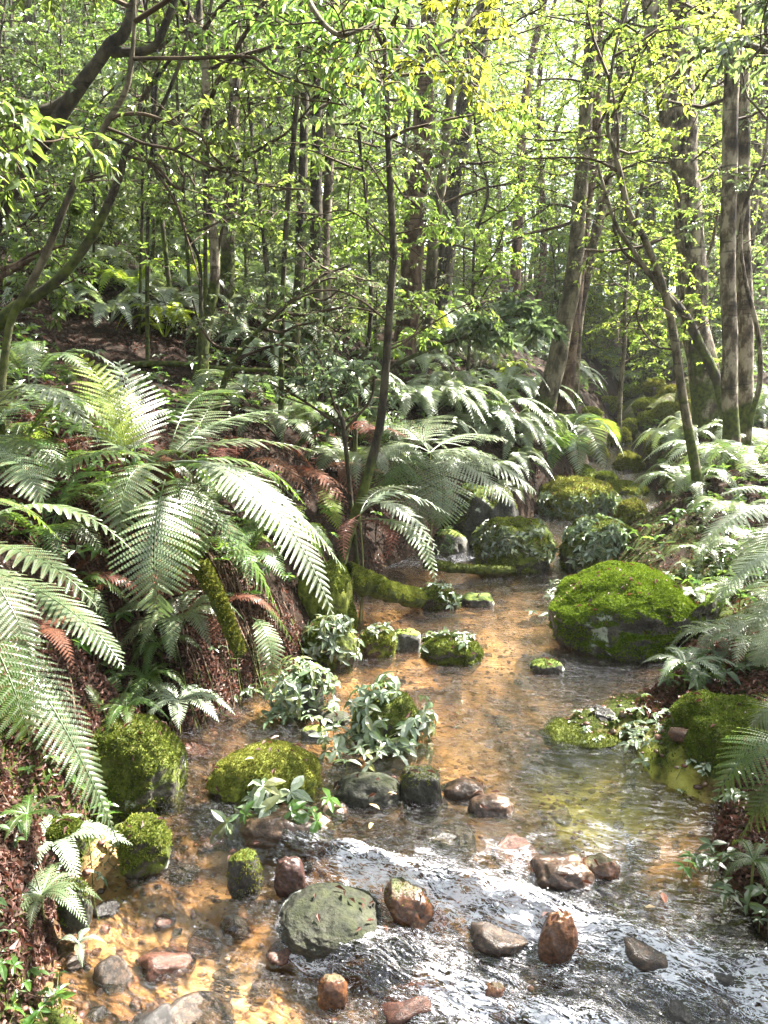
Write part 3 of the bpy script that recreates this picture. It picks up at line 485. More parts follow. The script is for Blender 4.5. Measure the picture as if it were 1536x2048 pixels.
# cobbles under the shallow water
g = np.random.default_rng(21); CB = []
for k in range(5):
    V, F = rock_shape((1, 1.2, .75), 100+k, 3, .18, .7); m = M(); m.add(V, F, True); me = m.mesh('cobble'); me.materials.append(RM[['under', 'under2', 'under3', 'under', 'under2'][k]]); CB.append(me)
spots = [(225, 1925, 70), (445, 1912, 42), (330, 1890, 110), (400, 1990, 120), (190, 1988, 40), (250, 2010, 46), (300, 2040, 120), (330, 1820, 40), (600, 1990, 60), (370, 1750, 60), (520, 1930, 40), (470, 1830, 60), (430, 1680, 60), (150, 1900, 40), (210, 1800, 50), (640, 2040, 80), (500, 2030, 70), (420, 1850, 46), (280, 1760, 40)]
n = 0
for i in range(150):
    if i < len(spots): px, py, wpx = spots[i]; p_ = at_z(px, py, -.13); s_ = wpx/FPX*p_[1]
    else:
        y = 1.5+5.5*g.random()**1.3; l, r = edges(y); x = l+(r-l)*g.random(); p_ = np.array([x, y, 0]); s_ = .03+.09*g.random()**2
    z = float(ground(p_[0], p_[1])); o = put('cobble', CB[i % 5], None, None, (p_[0], p_[1], z+s_*.08)); o.scale = (s_, s_*(.8+.4*g.random()), s_*(.55+.3*g.random())); o.rotation_euler = (g.normal()*.2, g.normal()*.2, g.random()*6.3)
    tag(o, ['brown', 'black', 'reddish', 'dark brown', 'smooth black'][i % 5]+' cobble on the stream bed', 'cobble', 'cobbles on the stream bed')
# gravel of the bed
m = M(); U, F = ico(1); n = 9000; y = 1.4+7*g.random(n)**1.4; l, r = edges(y); x = l-.05+(r-l+.1)*g.random(n); z = ground(x, y); s_ = .004+.016*g.random(n)**2
V = (U[None]*(np.stack([s_, s_*(.7+.5*g.random(n)), s_*.6], 1)[:, None])*(1+.15*g.normal(size=(n, 1, 3)))+np.stack([x, y, z], 1)[:, None]); m.add(V.reshape(-1, 3), (F[None]+(np.arange(n)*len(U))[:, None, None]).reshape(-1, 3), True)
for i, (px, py, wpx) in enumerate([(905, 1720, 90), (980, 1800, 70), (1000, 1880, 110), (880, 1900, 80), (820, 1960, 120), (930, 2000, 80), (1230, 1850, 100), (1300, 1930, 130), (1220, 1990, 110), (1120, 2020, 120), (1370, 2010, 90), (1290, 1790, 90), (720, 1720, 70), (760, 1930, 60), (1030, 1760, 80), (1210, 1910, 60), (700, 1830, 0), (1060, 1940, 60), (1450, 1950, 100), (560, 1880, 50)]):
    if not wpx or i in (1, 3, 5, 6, 8, 9, 11, 12, 13, 17): continue
    p_ = at_z(px, py, -.12); s_ = wpx/FPX*p_[1]*1.1; z = float(water_z(p_[0], p_[1])); o = put('cobble', CB[[1, 0, 3, 1, 2][i % 5]], None, None, (p_[0], p_[1], z-s_*.27)); o.scale = (s_, s_*.9, s_*.62); o.rotation_euler = (g.normal()*.2, g.normal()*.2, g.random()*6.3)
    tag(o, ['black', 'brown', 'dark brown', 'black', 'reddish'][i % 5]+' wet cobble in the white water', 'cobble', 'cobbles breaking the rapid')
o = put('gravel', m.mesh('gravel'), leaf_mat('gravel', [(.08, .04, .025), (.14, .08, .05), (.03, .024, .02), (.26, .17, .10), (.17, .08, .045)], 0, (0, 0, 0), .5, .5)); tag(o, kind='stuff')
# ================================================================== ferns
FG = [(.045, .10, .03), (.075, .155, .055), (.06, .13, .045), (.10, .19, .075)]
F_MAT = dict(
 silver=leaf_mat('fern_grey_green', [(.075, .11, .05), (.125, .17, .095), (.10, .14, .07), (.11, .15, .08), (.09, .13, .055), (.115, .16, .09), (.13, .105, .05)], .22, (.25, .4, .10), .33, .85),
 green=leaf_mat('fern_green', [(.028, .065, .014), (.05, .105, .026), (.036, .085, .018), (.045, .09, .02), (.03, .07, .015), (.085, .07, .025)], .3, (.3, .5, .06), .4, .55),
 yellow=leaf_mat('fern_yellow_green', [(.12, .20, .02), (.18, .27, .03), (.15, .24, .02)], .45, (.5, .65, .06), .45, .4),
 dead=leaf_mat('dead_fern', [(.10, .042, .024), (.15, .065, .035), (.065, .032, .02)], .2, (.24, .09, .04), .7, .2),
 pale=leaf_mat('fern_painted_sunlit', [(.19, .245, .17), (.24, .285, .21), (.19, .235, .16)], .2, (.32, .45, .15), .36, .75),  # whitened base colour: sun and sky shine painted into the fronds
)
STEM = plain_mat('frond_stalk', [(.10, .12, .03), (.2, .2, .07)], .6, .4)
def frond(m, base, mid, tip, width, pairs=30, sub=14, droop=.18, stipe=.16, up=(0, 0, 1), taper=.75, g=None, slant=.35):
    base, mid, tip = [np.asarray(q, float) for q in (base, mid, tip)]; c = 2*mid-.5*(base+tip)
    B = lambda t: (1-t)**2*base+2*t*(1-t)*c+t*t*tip
    t = np.linspace(0, 1, 18)[:, None]; P = B(t); Ltot = np.linalg.norm(np.diff(P, axis=0), axis=1).sum()
    tube(m, P, np.linspace(.0055, .0015, 18)*max(.7, Ltot), 4, cap=False)
    g = g or np.random.default_rng(int(abs(base.sum()+tip.sum())*1000) % 99991)
    u = stipe+(1-stipe)*((np.arange(pairs)+.5)/pairs); tt = u[:, None]; P = B(tt); T = nrm(2*(1-tt)*(c-base)+2*tt*(tip-c))
    S = nrm(np.cross(T, np.asarray(up, float))); Nn = np.cross(S, T); v = (u-stipe)/(1-stipe)
    prof = np.minimum(1, .55+v*1.8)*(1-np.clip((v-.35)/.65, 0, 1)**1.5*.97)**taper; Lp = width/2*prof*(.93+.14*g.random(pairs)); gap = Ltot*(1-stipe)/pairs
    for sd in (1, -1):
        a = slant+.35*v; D = nrm(S*sd*np.cos(a)[:, None]+T*np.sin(a)[:, None]+Nn*(.06*g.normal(size=(pairs, 1))+.06)); O = P+T*(gap*.25*sd)
        D = D*1.0; dr = droop*(.8+.5*g.random(pairs))
        if sub == 0: leaves(m, O, D, Nn+.08*g.normal(size=(pairs, 3)), Lp, np.minimum(gap*.86, Lp*.35), 'strip', droop); continue
        k = (np.arange(sub)+.6)/sub; K = k[None, :, None]
        Q = O[:, None]+D[:, None]*(Lp[:, None, None]*K)-Nn[:, None]*(dr*Lp)[:, None, None]*K**2
        dl = np.minimum(gap*.62, Lp*.3)[:, None]*(1-.72*k[None])*np.ones((pairs, sub)); F_ = nrm(np.cross(D, Nn))
        wd = np.minimum(Lp/sub*1.0, gap)[:, None]*np.ones((pairs, sub))
        tang = nrm(D[:, None]-Nn[:, None]*(2*dr)[:, None, None]*K)
        for q in (1, -1):
            dd = nrm(F_[:, None]*q+tang*.55+0*Q); n2 = np.cross(F_[:, None]+0*Q, tang)*1.0; n2 = -n2*np.sign((n2*Nn[:, None]).sum(-1, keepdims=True))*-1
            leaves(m, Q.reshape(-1, 3), dd.reshape(-1, 3), n2.reshape(-1, 3), dl.ravel(), wd.ravel(), 'lo', .12)
        leaves(m, Q[:, -1]+0, nrm(tang[:, -1]), Nn, Lp/sub*1.8, wd[:, 0]*.8, 'lo', .1)
        # pinna midrib as a slim blade
        for a_ in range(0, 3):
            i0, i1 = int(a_*(sub-1)/3), int((a_+1)*(sub-1)/3); A_, B_ = Q[:, i0], Q[:, i1]; w_ = F_*(gap*.10*(1-a_*.25)); Vq = np.stack([A_-w_, B_-w_*.8, B_+w_*.8, A_+w_], 1).reshape(-1, 3)
            m.add(Vq, (np.arange(pairs)[:, None]*4+np.arange(4)))
def P3(p): return at(p[0], p[1], p[2])
def fern_traced(label, crown, fronds, mat='silver', cat='fern', group=None, name='fern', sub=14, crown_r=0, snap=False):
    if snap:
        q_ = hit(crown[0], crown[1]+12)[1]/crown[2]; crown = (*crown[:2], crown[2]*q_); fronds = [tuple((p[0], p[1], p[2]*q_) for p in f[:3])+(f[3]*q_,)+tuple(f[4:]) for f in fronds]
    c = P3(crown); gz = float(ground(c[0], c[1])); base = np.array([c[0], c[1], min(gz, c[2])]); root = thing(name, label, cat, tuple(base), group)
    if c[2]-base[2] > .08 and not crown_r:
        for f in fronds: m = M(); b3 = P3(f[0]); tube(m, spline([base+np.array([.02*R.uniform(-1, 1), .02*R.uniform(-1, 1), -.03]), base*.5+b3*.5+np.array([.02, 0, 0]), b3], 7), .004, 4, cap=False); part(root, 'stalk', m, STEM)
    if c[2]-base[2] > .08 and crown_r:
        m = M(); k = spline([base-np.array([0, 0, .1]), (base+c)/2+np.array([.02, 0, 0]), c], 12); tube(m, k, crown_r*(1.25-.4*np.linspace(0, 1, 12)), 10, .35, 25); part(root, 'stump', m, plain_mat('fern_stump_'+str(len(bpy.data.materials)), [(.02, .012, .008), (.08, .04, .02), (.05, .03, .02)], .95, .1, 20, 1))
    for f in fronds:
        b, mi, tp, w = f[:4]; ma = f[4] if len(f) > 4 else mat; m = M(); b3 = P3(b); L = np.linalg.norm(P3(tp)-b3)
        pairs = f[5] if len(f) > 5 else int(np.clip(L/.032, 16, 44))
        frond(m, b3, P3(mi), P3(tp), w, pairs, sub); o = part(root, 'frond', m, F_MAT[ma])
        if ma != mat: tag(o, {'dead': 'brown withered frond', 'yellow': 'bright yellow green frond', 'pale': 'sunlit whitish frond', 'green': 'deep green frond', 'silver': 'grey green frond'}[ma])
    return root
fern_traced('large tree fern on the left bank with long grey green fronds arching to the water', (330, 925, 3.75), [
 ((250, 930, 3.7), (232, 820, 3.75), (160, 708, 3.9), .36, 'yellow'),
 ((270, 925, 3.8), (262, 830, 3.9), (238, 722, 4.1), .44, 'pale'),
 ((330, 935, 3.6), (262, 950, 3.3), (242, 1078, 3.15), .34),
 ((340, 945, 3.5), (362, 1010, 3.2), (362, 1160, 3.05), .30, 'green'),
 ((330, 960, 3.4), (310, 1080, 3.0), (318, 1232, 2.95), .36, 'silver'),
 ((345, 925, 3.6), (520, 985, 3.3), (668, 1236, 3.1), .34, 'pale'),
 ((360, 925, 3.8), (520, 965, 3.7), (690, 1140, 3.7), .34, 'pale'),
 ((360, 915, 3.8), (480, 880, 3.9), (640, 905, 4.1), .30),
 ((350, 905, 3.9), (450, 840, 4.2), (588, 820, 4.5), .26),
 ((340, 900, 4.0), (400, 790, 4.4), (492, 800, 4.6), .34, 'green'),
 ((320, 920, 3.6), (200, 905, 3.3), (80, 962, 3.1), .32, 'green'),
 ((310, 925, 3.7), (180, 860, 3.7), (30, 760, 3.8), .30),
 ((330, 915, 3.9), (390, 860, 4.1), (440, 770, 4.6), .34),
 ((350, 935, 3.5), (430, 940, 3.4), (500, 1020, 3.3), .28, 'green'),
 ((360, 930, 3.7), (500, 925, 3.8), (610, 1010, 3.9), .30, 'green'),
 ((335, 950, 3.5), (460, 1060, 3.4), (560, 1230, 3.4), .30, 'green'),
], crown_r=.07)
fern_traced('fern reaching in from the left edge, its lowest frond hanging to the water', (-120, 1100, 2.0), [
 ((-90, 1080, 2.1), (90, 1010, 2.1), (266, 1102, 2.1), .135),
 ((-100, 1090, 2.0), (60, 1110, 1.9), (196, 1218, 1.85), .14),
 ((-90, 1120, 2.0), (110, 1200, 1.9), (248, 1336, 1.8), .16, 'silver', 28),
 ((-90, 1150, 2.0), (90, 1390, 1.75), (238, 1690, 1.7), .175, 'silver', 42),
 ((-110, 1100, 1.9), (0, 1180, 1.7), (70, 1356, 1.65), .15, 'silver', 28),
 ((-100, 1150, 1.8), (-10, 1290, 1.6), (60, 1480, 1.5), .22, 'green'),
 ((-120, 1060, 2.2), (0, 1000, 2.3), (120, 1080, 2.4), .22, 'green'),
], sub=14)
fern_traced('fern behind the large tree fern with broad glossy whitish fronds at the left edge', (-40, 880, 3.4), [
 ((-40, 880, 3.4), (60, 770, 3.3), (200, 885, 3.2), .26, 'pale'), ((-40, 880, 3.4), (90, 780, 3.6), (190, 840, 3.6), .26, 'silver'),
 ((-40, 880, 3.4), (40, 880, 3.2), (150, 960, 3.1), .26, 'green'), ((-40, 880, 3.4), (30, 920, 3.0), (90, 1010, 2.9), .26, 'silver'), ((-40, 880, 3.4), (20, 820, 3.6), (110, 800, 3.8), .26, 'green')])
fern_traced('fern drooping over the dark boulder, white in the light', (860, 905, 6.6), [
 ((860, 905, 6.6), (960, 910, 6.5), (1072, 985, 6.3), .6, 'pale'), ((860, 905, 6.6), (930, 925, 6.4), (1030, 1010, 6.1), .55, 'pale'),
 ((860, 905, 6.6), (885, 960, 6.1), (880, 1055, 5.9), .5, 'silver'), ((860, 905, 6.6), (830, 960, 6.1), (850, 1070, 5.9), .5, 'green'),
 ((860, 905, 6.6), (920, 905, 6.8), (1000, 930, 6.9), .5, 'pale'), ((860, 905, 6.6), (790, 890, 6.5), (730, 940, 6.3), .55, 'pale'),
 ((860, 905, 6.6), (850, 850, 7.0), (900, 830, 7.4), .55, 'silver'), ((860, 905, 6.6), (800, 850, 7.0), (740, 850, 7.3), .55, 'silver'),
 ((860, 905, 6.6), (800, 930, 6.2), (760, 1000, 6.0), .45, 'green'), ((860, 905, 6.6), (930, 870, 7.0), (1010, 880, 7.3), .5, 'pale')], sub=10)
fern_traced('low fern with white and brown tipped fronds overhanging the shaded pool edge', (720, 1030, 4.9), [
 ((720, 1030, 4.9), (790, 1010, 4.8), (880, 1110, 4.6), .26, 'pale'), ((720, 1040, 4.9), (820, 1060, 4.7), (872, 1166, 4.5), .2, 'silver'),
 ((720, 1040, 4.9), (780, 1060, 4.7), (765, 1130, 4.5), .12, 'dead'), ((720, 1030, 4.9), (790, 985, 5.0), (900, 1030, 5.0), .26, 'pale'),
 ((720, 1030, 4.9), (690, 1060, 4.7), (690, 1120, 4.5), .12, 'dead'), ((720, 1030, 4.9), (760, 980, 5.2), (840, 975, 5.3), .26, 'silver')], sub=10)
fern_traced('withered rust brown fern on the left bank beside the thin black trunk', (640, 950, 4.9), [
 ((640, 950, 4.9), (600, 940, 4.8), (560, 1010, 4.7), .22, 'dead'), ((640, 950, 4.9), (680, 930, 4.9), (720, 1010, 4.8), .24, 'dead'),
 ((640, 950, 4.9), (640, 1000, 4.6), (630, 1070, 4.5), .2, 'dead'), ((640, 950, 4.9), (700, 925, 5.1), (800, 960, 5.2), .22, 'dead'), ((640, 950, 4.9), (660, 1000, 4.6), (680, 1060, 4.5), .16, 'yellow'),
 ((640, 950, 4.9), (610, 905, 5.1), (590, 930, 5.2), .2, 'dead'), ((640, 950, 4.9), (600, 1000, 4.7), (590, 1060, 4.6), .2, 'dead')], mat='dead', sub=10, snap=True)
fern_traced('tree fern with a dark hairy stump among the mossy boulders upstream', (1138, 872, 9.9), [
 ((1138, 872, 9.9), (1138+dx*.55, 872-h1, 9.9+dy*.5), (1138+dx, 872+h2, 9.9+dy), .5, mm_) for dx, h1, h2, dy, mm_ in
 [(-120, 30, 40, -.2, 'silver'), (-90, 12, 60, -.9, 'silver'), (-40, 0, 70, -1.1, 'green'), (20, 0, 75, -1.1, 'silver'), (70, 15, 70, -.8, 'silver'), (110, 26, 40, -.2, 'pale'), (100, 34, 10, .6, 'green'), (-100, 34, 5, .6, 'green'), (-20, 40, -20, 1.2, 'silver'), (50, 42, -10, 1.0, 'silver')]], sub=0, crown_r=.13)
fern_traced('fern on the right bank behind the boulder, fronds reaching in from the right edge', (1600, 1010, 4.1), [
 ((1600, 1010, 4.1), (1530, 975, 4.0), (1442, 992, 3.9), .22, 'silver', 20), ((1600, 1020, 4.0), (1500, 1020, 3.8), (1395, 1098, 3.7), .26, 'pale', 22), ((1600, 1020, 3.9), (1530, 1080, 3.6), (1470, 1140, 3.5), .22, 'silver', 20),
 ((1600, 1010, 4.1), (1540, 940, 4.3), (1480, 930, 4.5), .24, 'green', 20), ((1600, 1020, 3.9), (1550, 1060, 3.6), (1520, 1130, 3.4), .24, 'green', 20)])
fern_traced('pale fern arching down to the bank right of the big boulder', (1620, 1110, 3.5), [
 ((1620, 1110, 3.5), (1530, 1110, 3.4), (1428, 1205, 3.35), .24, 'pale', 30), ((1620, 1120, 3.4), (1560, 1170, 3.2), (1500, 1260, 3.1), .24, 'silver', 26), ((1620, 1110, 3.6), (1540, 1070, 3.7), (1460, 1110, 3.8), .24, 'silver', 24), ((1620, 1130, 3.3), (1560, 1250, 3.0), (1520, 1330, 2.9), .22, 'silver', 24)])
fern_traced('dark green fern with red tinged tips hanging over the right side of the pool', (1640, 1540, 2.1), [
 ((1640, 1540, 2.1), (1540, 1480, 2.0), (1430, 1600, 1.95), .22, 'green', 22), ((1640, 1560, 2.1), (1560, 1570, 1.9), (1480, 1680, 1.9), .18, 'green', 22), ((1640, 1520, 2.2), (1570, 1420, 2.2), (1500, 1460, 2.2), .2, 'silver', 20), ((1640, 1560, 2.0), (1590, 1620, 1.9), (1545, 1700, 1.85), .16, 'dead', 18)])
fern_traced('narrow fern frond clump hanging beside the white leaved plant on the left edge', (500, 1250, 3.3), [
 ((490, 1230, 3.35), (540, 1290, 3.2), (530, 1430, 3.15), .14, 'silver', 22), ((490, 1230, 3.35), (520, 1200, 3.4), (590, 1290, 3.4), .16, 'green', 20), ((490, 1230, 3.35), (450, 1240, 3.3), (440, 1310, 3.2), .14, 'green', 18)], snap=True)
fern_traced('small upright fern sprig growing from the leaf litter by the mossy boulder', (215, 1430, 2.45), [
 ((205, 1440, 2.45), (195, 1400, 2.45), (172, 1372, 2.45), .08, 'green', 16), ((205, 1440, 2.45), (240, 1400, 2.5), (262, 1360, 2.5), .09, 'silver', 16), ((205, 1440, 2.45), (220, 1390, 2.6), (225, 1350, 2.65), .08, 'green', 16)], snap=True)
fern_traced('short bright fern in the bottom left corner above the rosettes', (-20, 1390, 2.3), [((-20, 1390, 2.3), (40, 1370, 2.3), (110, 1400, 2.3), .13, 'green', 18), ((-20, 1390, 2.3), (40, 1400, 2.2), (100, 1450, 2.2), .12, 'silver', 18)], snap=True)
# rosettes: several slim serrated fronds radiating from one point
def rosette(label, p, n, L, mat, seed, tilt=.35, name='fern_rosette'):
    h_ = hit(p[0], p[1]+30); h_ = h_ if abs(h_[1]-p[2]) < 1.2 else P3(p); sc_ = h_[1]/p[2]; L *= sc_; c = h_+np.array([0, -.04, .035+.45*L]); gz = float(ground(c[0], c[1])); root = thing(name, label, 'fern', (c[0], c[1], min(gz, c[2]-.02))); g = np.random.default_rng(seed)
    m = M(); tube(m, spline([np.array(root.location), c], 4), .004, 5); part(root, 'stalk', m, STEM)
    for k in range(n):
        a = 2*PI*k/n+g.normal()*.15; l = L*(.8+.4*g.random()); d = np.array([math.cos(a), math.sin(a), 0]); m = M()
        frond(m, c, c+d*l*.5+np.array([0, 0, l*.16]), c+d*l*.98+np.array([0, 0, -l*tilt*g.random()]), l*.30, 22, 4, .1, .06, slant=.5); part(root, 'frond', m, F_MAT[mat])
rosette('upper star shaped fern rosette at the left sand edge', (125, 1718, 2.05), 8, .19, 'pale', 1)
rosette('lower star shaped fern rosette over the left sand edge', (100, 1812, 1.9), 11, .15, 'silver', 2)
rosette('small drooping fern tip over the sand below the two rosettes', (170, 1885, 1.82), 4, .08, 'pale', 3)
rosette('umbrella shaped fern rosette on the leaf litter above the mossy boulder', (300, 1385, 2.7), 7, .17, 'green', 4)
rosette('whitish fern rosette right of the mossy boulder cap', (365, 1432, 2.65), 9, .19, 'pale', 5)
rosette('little fern rosette perched on the dark round boulder', (302, 1496, 2.5), 6, .11, 'silver', 6)
rosette('fern tuft behind the dark round boulder', (262, 1440, 2.75), 7, .14, 'green', 7)
rosette('pale fern tuft on the bank right below the big boulder', (1362, 1350, 3.3), 7, .22, 'pale', 8)
rosette('green fern tuft at the shaded foot of the big boulder', (1415, 1290, 3.55), 8, .2, 'silver', 9)
rosette('fern tuft on the mossy right bank near the pale arching fern', (1478, 1315, 3.3), 9, .26, 'silver', 10)
rosette('silvery fern tuft half out of view at the right edge below the arching fern', (1530, 1280, 3.3), 9, .26, 'pale', 11)
rosette('fern tuft between the olive rock and the right edge', (1400, 1120, 4.6), 8, .26, 'silver', 12)
rosette('fern tuft on the right bank behind the mossy ridge', (1380, 1200, 4.3), 8, .2, 'pale', 13)
rosette('fern tuft low on the right bank behind the pale arching fern', (1470, 1210, 3.9), 9, .26, 'green', 14)
# generic spreading ferns, a few meshes shared by many plants
def fern_kind(n, L, W, seed, mat, sub, pairs, rise=.42, fused=False):
    g = np.random.default_rng(seed); root = bpy.data.objects.new('fern', None); COL.objects.link(root); fm = M()
    for k in range(n):
        a = 2*PI*(k+.4*g.random())/n; l = L*(.7+.5*g.random()); d = np.array([math.cos(a), math.sin(a), 0]); m = fm if fused else M(); r_ = rise*(.7+.6*g.random())
        b = d*.03+np.array([0, 0, .05]); frond(m, b, d*l*.5+np.array([0, 0, l*r_*1.1]), d*l*1.0+np.array([0, 0, l*(r_*.6-.25)]), W*(.8+.4*g.random()), pairs, sub, g=g)
        if not fused: put('frond', m.mesh('frond'), F_MAT[mat], root)
    if fused: put('frond', fm.mesh('frond'), F_MAT[mat], root)
    return root
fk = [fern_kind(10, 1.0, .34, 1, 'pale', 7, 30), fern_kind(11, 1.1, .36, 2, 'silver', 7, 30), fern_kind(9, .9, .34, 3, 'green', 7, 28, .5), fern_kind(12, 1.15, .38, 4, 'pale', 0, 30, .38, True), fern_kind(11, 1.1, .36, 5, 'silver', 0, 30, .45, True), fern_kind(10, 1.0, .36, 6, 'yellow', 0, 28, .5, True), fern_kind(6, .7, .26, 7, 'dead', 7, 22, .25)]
used = set()
def place_fern(kind, x, y, s, label, group=None, dz=.0, rz=None):
    z = float(ground(x, y)); src = fk[kind]; rz = R.random()*6.3 if rz is None else rz
    if kind in used: o = copy_tree(src, (x, y, z+dz), rz, s, label)
    else: used.add(kind); o = src; o.location = (x, y, z+dz); o.rotation_euler = (0, 0, rz); o.scale = (s,)*3; o['label'] = label
    if 'group' in o: del o['group']
    o.rotation_euler[0] = R.uniform(-.15, .15); o.rotation_euler[1] = R.uniform(-.15, .15)
    o['category'] = 'fern'
    if group: o['group'] = group
LF = {0: 'sunlit whitish spreading fern', 1: 'grey green spreading fern', 2: 'fresh green spreading fern', 3: 'distant whitish fern', 4: 'distant grey green fern', 5: 'distant yellow green fern', 6: 'withered brown fern in the litter'}
LG = {0: 'whitish ferns on the middle slope', 1: 'grey green ferns on the near slopes', 2: 'green ferns on the near slopes', 3: 'whitish ferns far up the slope', 4: 'grey green ferns far up the slope', 5: 'yellow green ferns far up the slope', 6: 'withered ferns in the leaf litter'}
g = np.random.default_rng(33)
def fern_px(kind, px, py, s):
    h = hit(px, py); place_fern(kind, h[0], h[1], s, LF[kind], LG[kind])
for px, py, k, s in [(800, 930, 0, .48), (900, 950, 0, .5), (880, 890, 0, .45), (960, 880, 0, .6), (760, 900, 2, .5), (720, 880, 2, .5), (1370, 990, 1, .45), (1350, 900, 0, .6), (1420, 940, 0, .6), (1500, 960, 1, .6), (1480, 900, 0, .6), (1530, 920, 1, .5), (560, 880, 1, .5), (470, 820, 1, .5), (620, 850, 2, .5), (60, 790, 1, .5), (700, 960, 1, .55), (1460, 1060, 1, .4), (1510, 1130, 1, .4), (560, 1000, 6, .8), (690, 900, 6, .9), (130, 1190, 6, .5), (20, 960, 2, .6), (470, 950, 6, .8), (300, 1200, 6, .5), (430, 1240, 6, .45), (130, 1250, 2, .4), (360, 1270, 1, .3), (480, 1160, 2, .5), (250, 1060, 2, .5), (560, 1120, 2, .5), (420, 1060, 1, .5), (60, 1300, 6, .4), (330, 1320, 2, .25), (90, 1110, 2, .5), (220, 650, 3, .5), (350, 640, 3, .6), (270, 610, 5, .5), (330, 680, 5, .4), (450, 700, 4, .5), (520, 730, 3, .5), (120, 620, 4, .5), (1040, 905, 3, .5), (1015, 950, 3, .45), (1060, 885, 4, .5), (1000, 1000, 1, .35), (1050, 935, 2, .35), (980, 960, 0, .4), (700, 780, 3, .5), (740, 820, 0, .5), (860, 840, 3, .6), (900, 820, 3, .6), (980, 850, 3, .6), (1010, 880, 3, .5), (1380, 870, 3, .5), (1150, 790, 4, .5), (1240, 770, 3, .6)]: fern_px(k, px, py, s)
for i in range(250):
    y = 7.5+13*g.random()**1.1; px = g.uniform(-40, 1560); x = (px-768)/FPX*y; l, r = edges(y)
    if l-.45 < x < r+(1.1 if px > 1080 else .45) or (1130 < px < 1340 and y < 15) or (px < 300 and g.random() < .2): continue
    k = [3, 4, 3, 5, 4][i % 5] if y > 9.5 else [0, 1, 0, 2, 0][i % 5]
    place_fern(k, x, y, .34+.3*g.random(), LF[k], LG[k])
# ================================================================== broad leaved plants
BL = dict(white=leaf_mat('glossy_pale_leaves', [(.10, .15, .085), (.19, .24, .17), (.07, .12, .05), (.30, .34, .28), (.15, .2, .13), (.12, .13, .05)], .18, (.3, .45, .12), .26, 1.0),
 fresh=leaf_mat('fresh_green_leaves', [(.04, .12, .02), (.07, .17, .035), (.03, .09, .02)], .35, (.3, .55, .08), .35, .6),
 dark=leaf_mat('dark_green_leaves', [(.03, .06, .02), (.055, .095, .04), (.09, .12, .075)], .2, (.2, .35, .06), .32, .7))
def leafy(m, mst, P, Nn, g, L, per=5, stem=.04, kind='hi', droop=.3):
    """sprigs: a short stem from each point and a whorl of leaves at its end"""
    n = len(P); d = nrm(Nn+.45*g.normal(size=(n, 3))+np.array([0, 0, .25])); E = P+d*stem*(.5+g.random((n, 1)))
    if mst is not None:
        for i in range(n): tube(mst, spline([P[i]-d[i]*.01, (P[i]+E[i])/2+g.normal(size=3)*.004, E[i]], 4), .0014, 3, cap=False)
    a0 = g.random(n)*6.3
    s = nrm(np.cross(d, np.array([.3, .2, 1.]))); t_ = np.cross(d, s)
    for k in range(per):
        a = a0+2*PI*k/per+.3*g.normal(size=n); q = s*np.cos(a)[:, None]+t_*np.sin(a)[:, None]; dd = nrm(q+d*.25-np.array([0, 0, droop])); l = L*(.4+.8*g.random(n)**1.3)
        leaves(m, E, dd, nrm(d+np.array([0, 0, .6])+.25*g.normal(size=(n, 3))), l, l*.42, kind, .22)
def rock_plants(key, label, n, L, mat, sel, seed, stem=.03, per=5, kind='hi', droop=.3):
    o, base, V, F = RK[key]; g = np.random.default_rng(seed); P, Nn = on_surface(V, F, n*12, g); P = P+base; ok = sel(P, Nn) & (fbm(P[:, 0]*7+seed, P[:, 1]*7, P[:, 2]*7, 2) > -.22); P, Nn = P[ok][:n], Nn[ok][:n]
    c = P.mean(0); c[2] = P[:, 2].min(); root = thing('creeping_plant', label, 'plant', tuple(c)); m, ms = M(), M(); leafy(m, ms, P, Nn, g, L, per, stem, kind, droop); part(root, 'leaves', m, BL[mat]); part(root, 'sprays', ms, STEM)
zt = lambda key: RK[key][1][2]+RK[key][2][:, 2].max()
rock_plants('pl1', 'creeper with small pale leaves over the boulder with the yellow top', 250, .07, 'white', lambda P, N: (N[:, 1] < .5) & (P[:, 2] > .08) & (P[:, 2] < zt('pl1')-.06) & (fbm(P[:, 0]*5, P[:, 1]*5, P[:, 2]*5, 2) > -.25), 1, .02, 4, 'lo')
rock_plants('pl2', 'creeper with clustered pale leaves over the right boulder of the pair', 220, .078, 'white', lambda P, N: (N[:, 1] < .5) & (P[:, 2] > .1) & (fbm(P[:, 0]*5, P[:, 1]*5, P[:, 2]*5, 2) > -.2), 2, .02, 5, 'lo')
rock_plants('br', 'dark small leaved creeper along the lower edge of the broad yellow boulder', 260, .062, 'white', lambda P, N: (N[:, 1] < .1) & (P[:, 2] > .14) & (P[:, 2] < zt('br')-.16), 3, .02, 4, 'lo')
rock_plants('m1', 'small leaves growing on top of the low rock in mid pool', 32, .05, 'white', lambda P, N: (N[:, 2] > .5), 4, .015, 5)
rock_plants('m3', 'small leaves on the black rock at the tip of the log', 40, .05, 'white', lambda P, N: (N[:, 2] > .2), 5, .015, 5)
rock_plants('ld', 'pale leaves draping the dark mossy boulder at the left water edge', 60, .055, 'white', lambda P, N: (N[:, 1] < .2) & (P[:, 2] > .05), 6, .02, 5)
rock_plants('lm', 'few pale leaves at the base of the yellow mossy lump', 14, .05, 'white', lambda P, N: (N[:, 1] < -.2) & (P[:, 2] > .02), 7, .015, 5)
rock_plants('p1', 'shock of shining white leaves on the left edge', 62, .062, 'white', lambda P, N: (N[:, 2] > .0) & (N[:, 1] < .6), 8, .06, 6, 'hi', .35)
rock_plants('p2', 'mop of grey green leaves hanging over the boulder in the pool', 70, .066, 'white', lambda P, N: (N[:, 2] > -.1) & (P[:, 0] > RK['p2'][1][0]-.11) & (N[:, 1] < .6), 9, .055, 5, 'hi', .6)
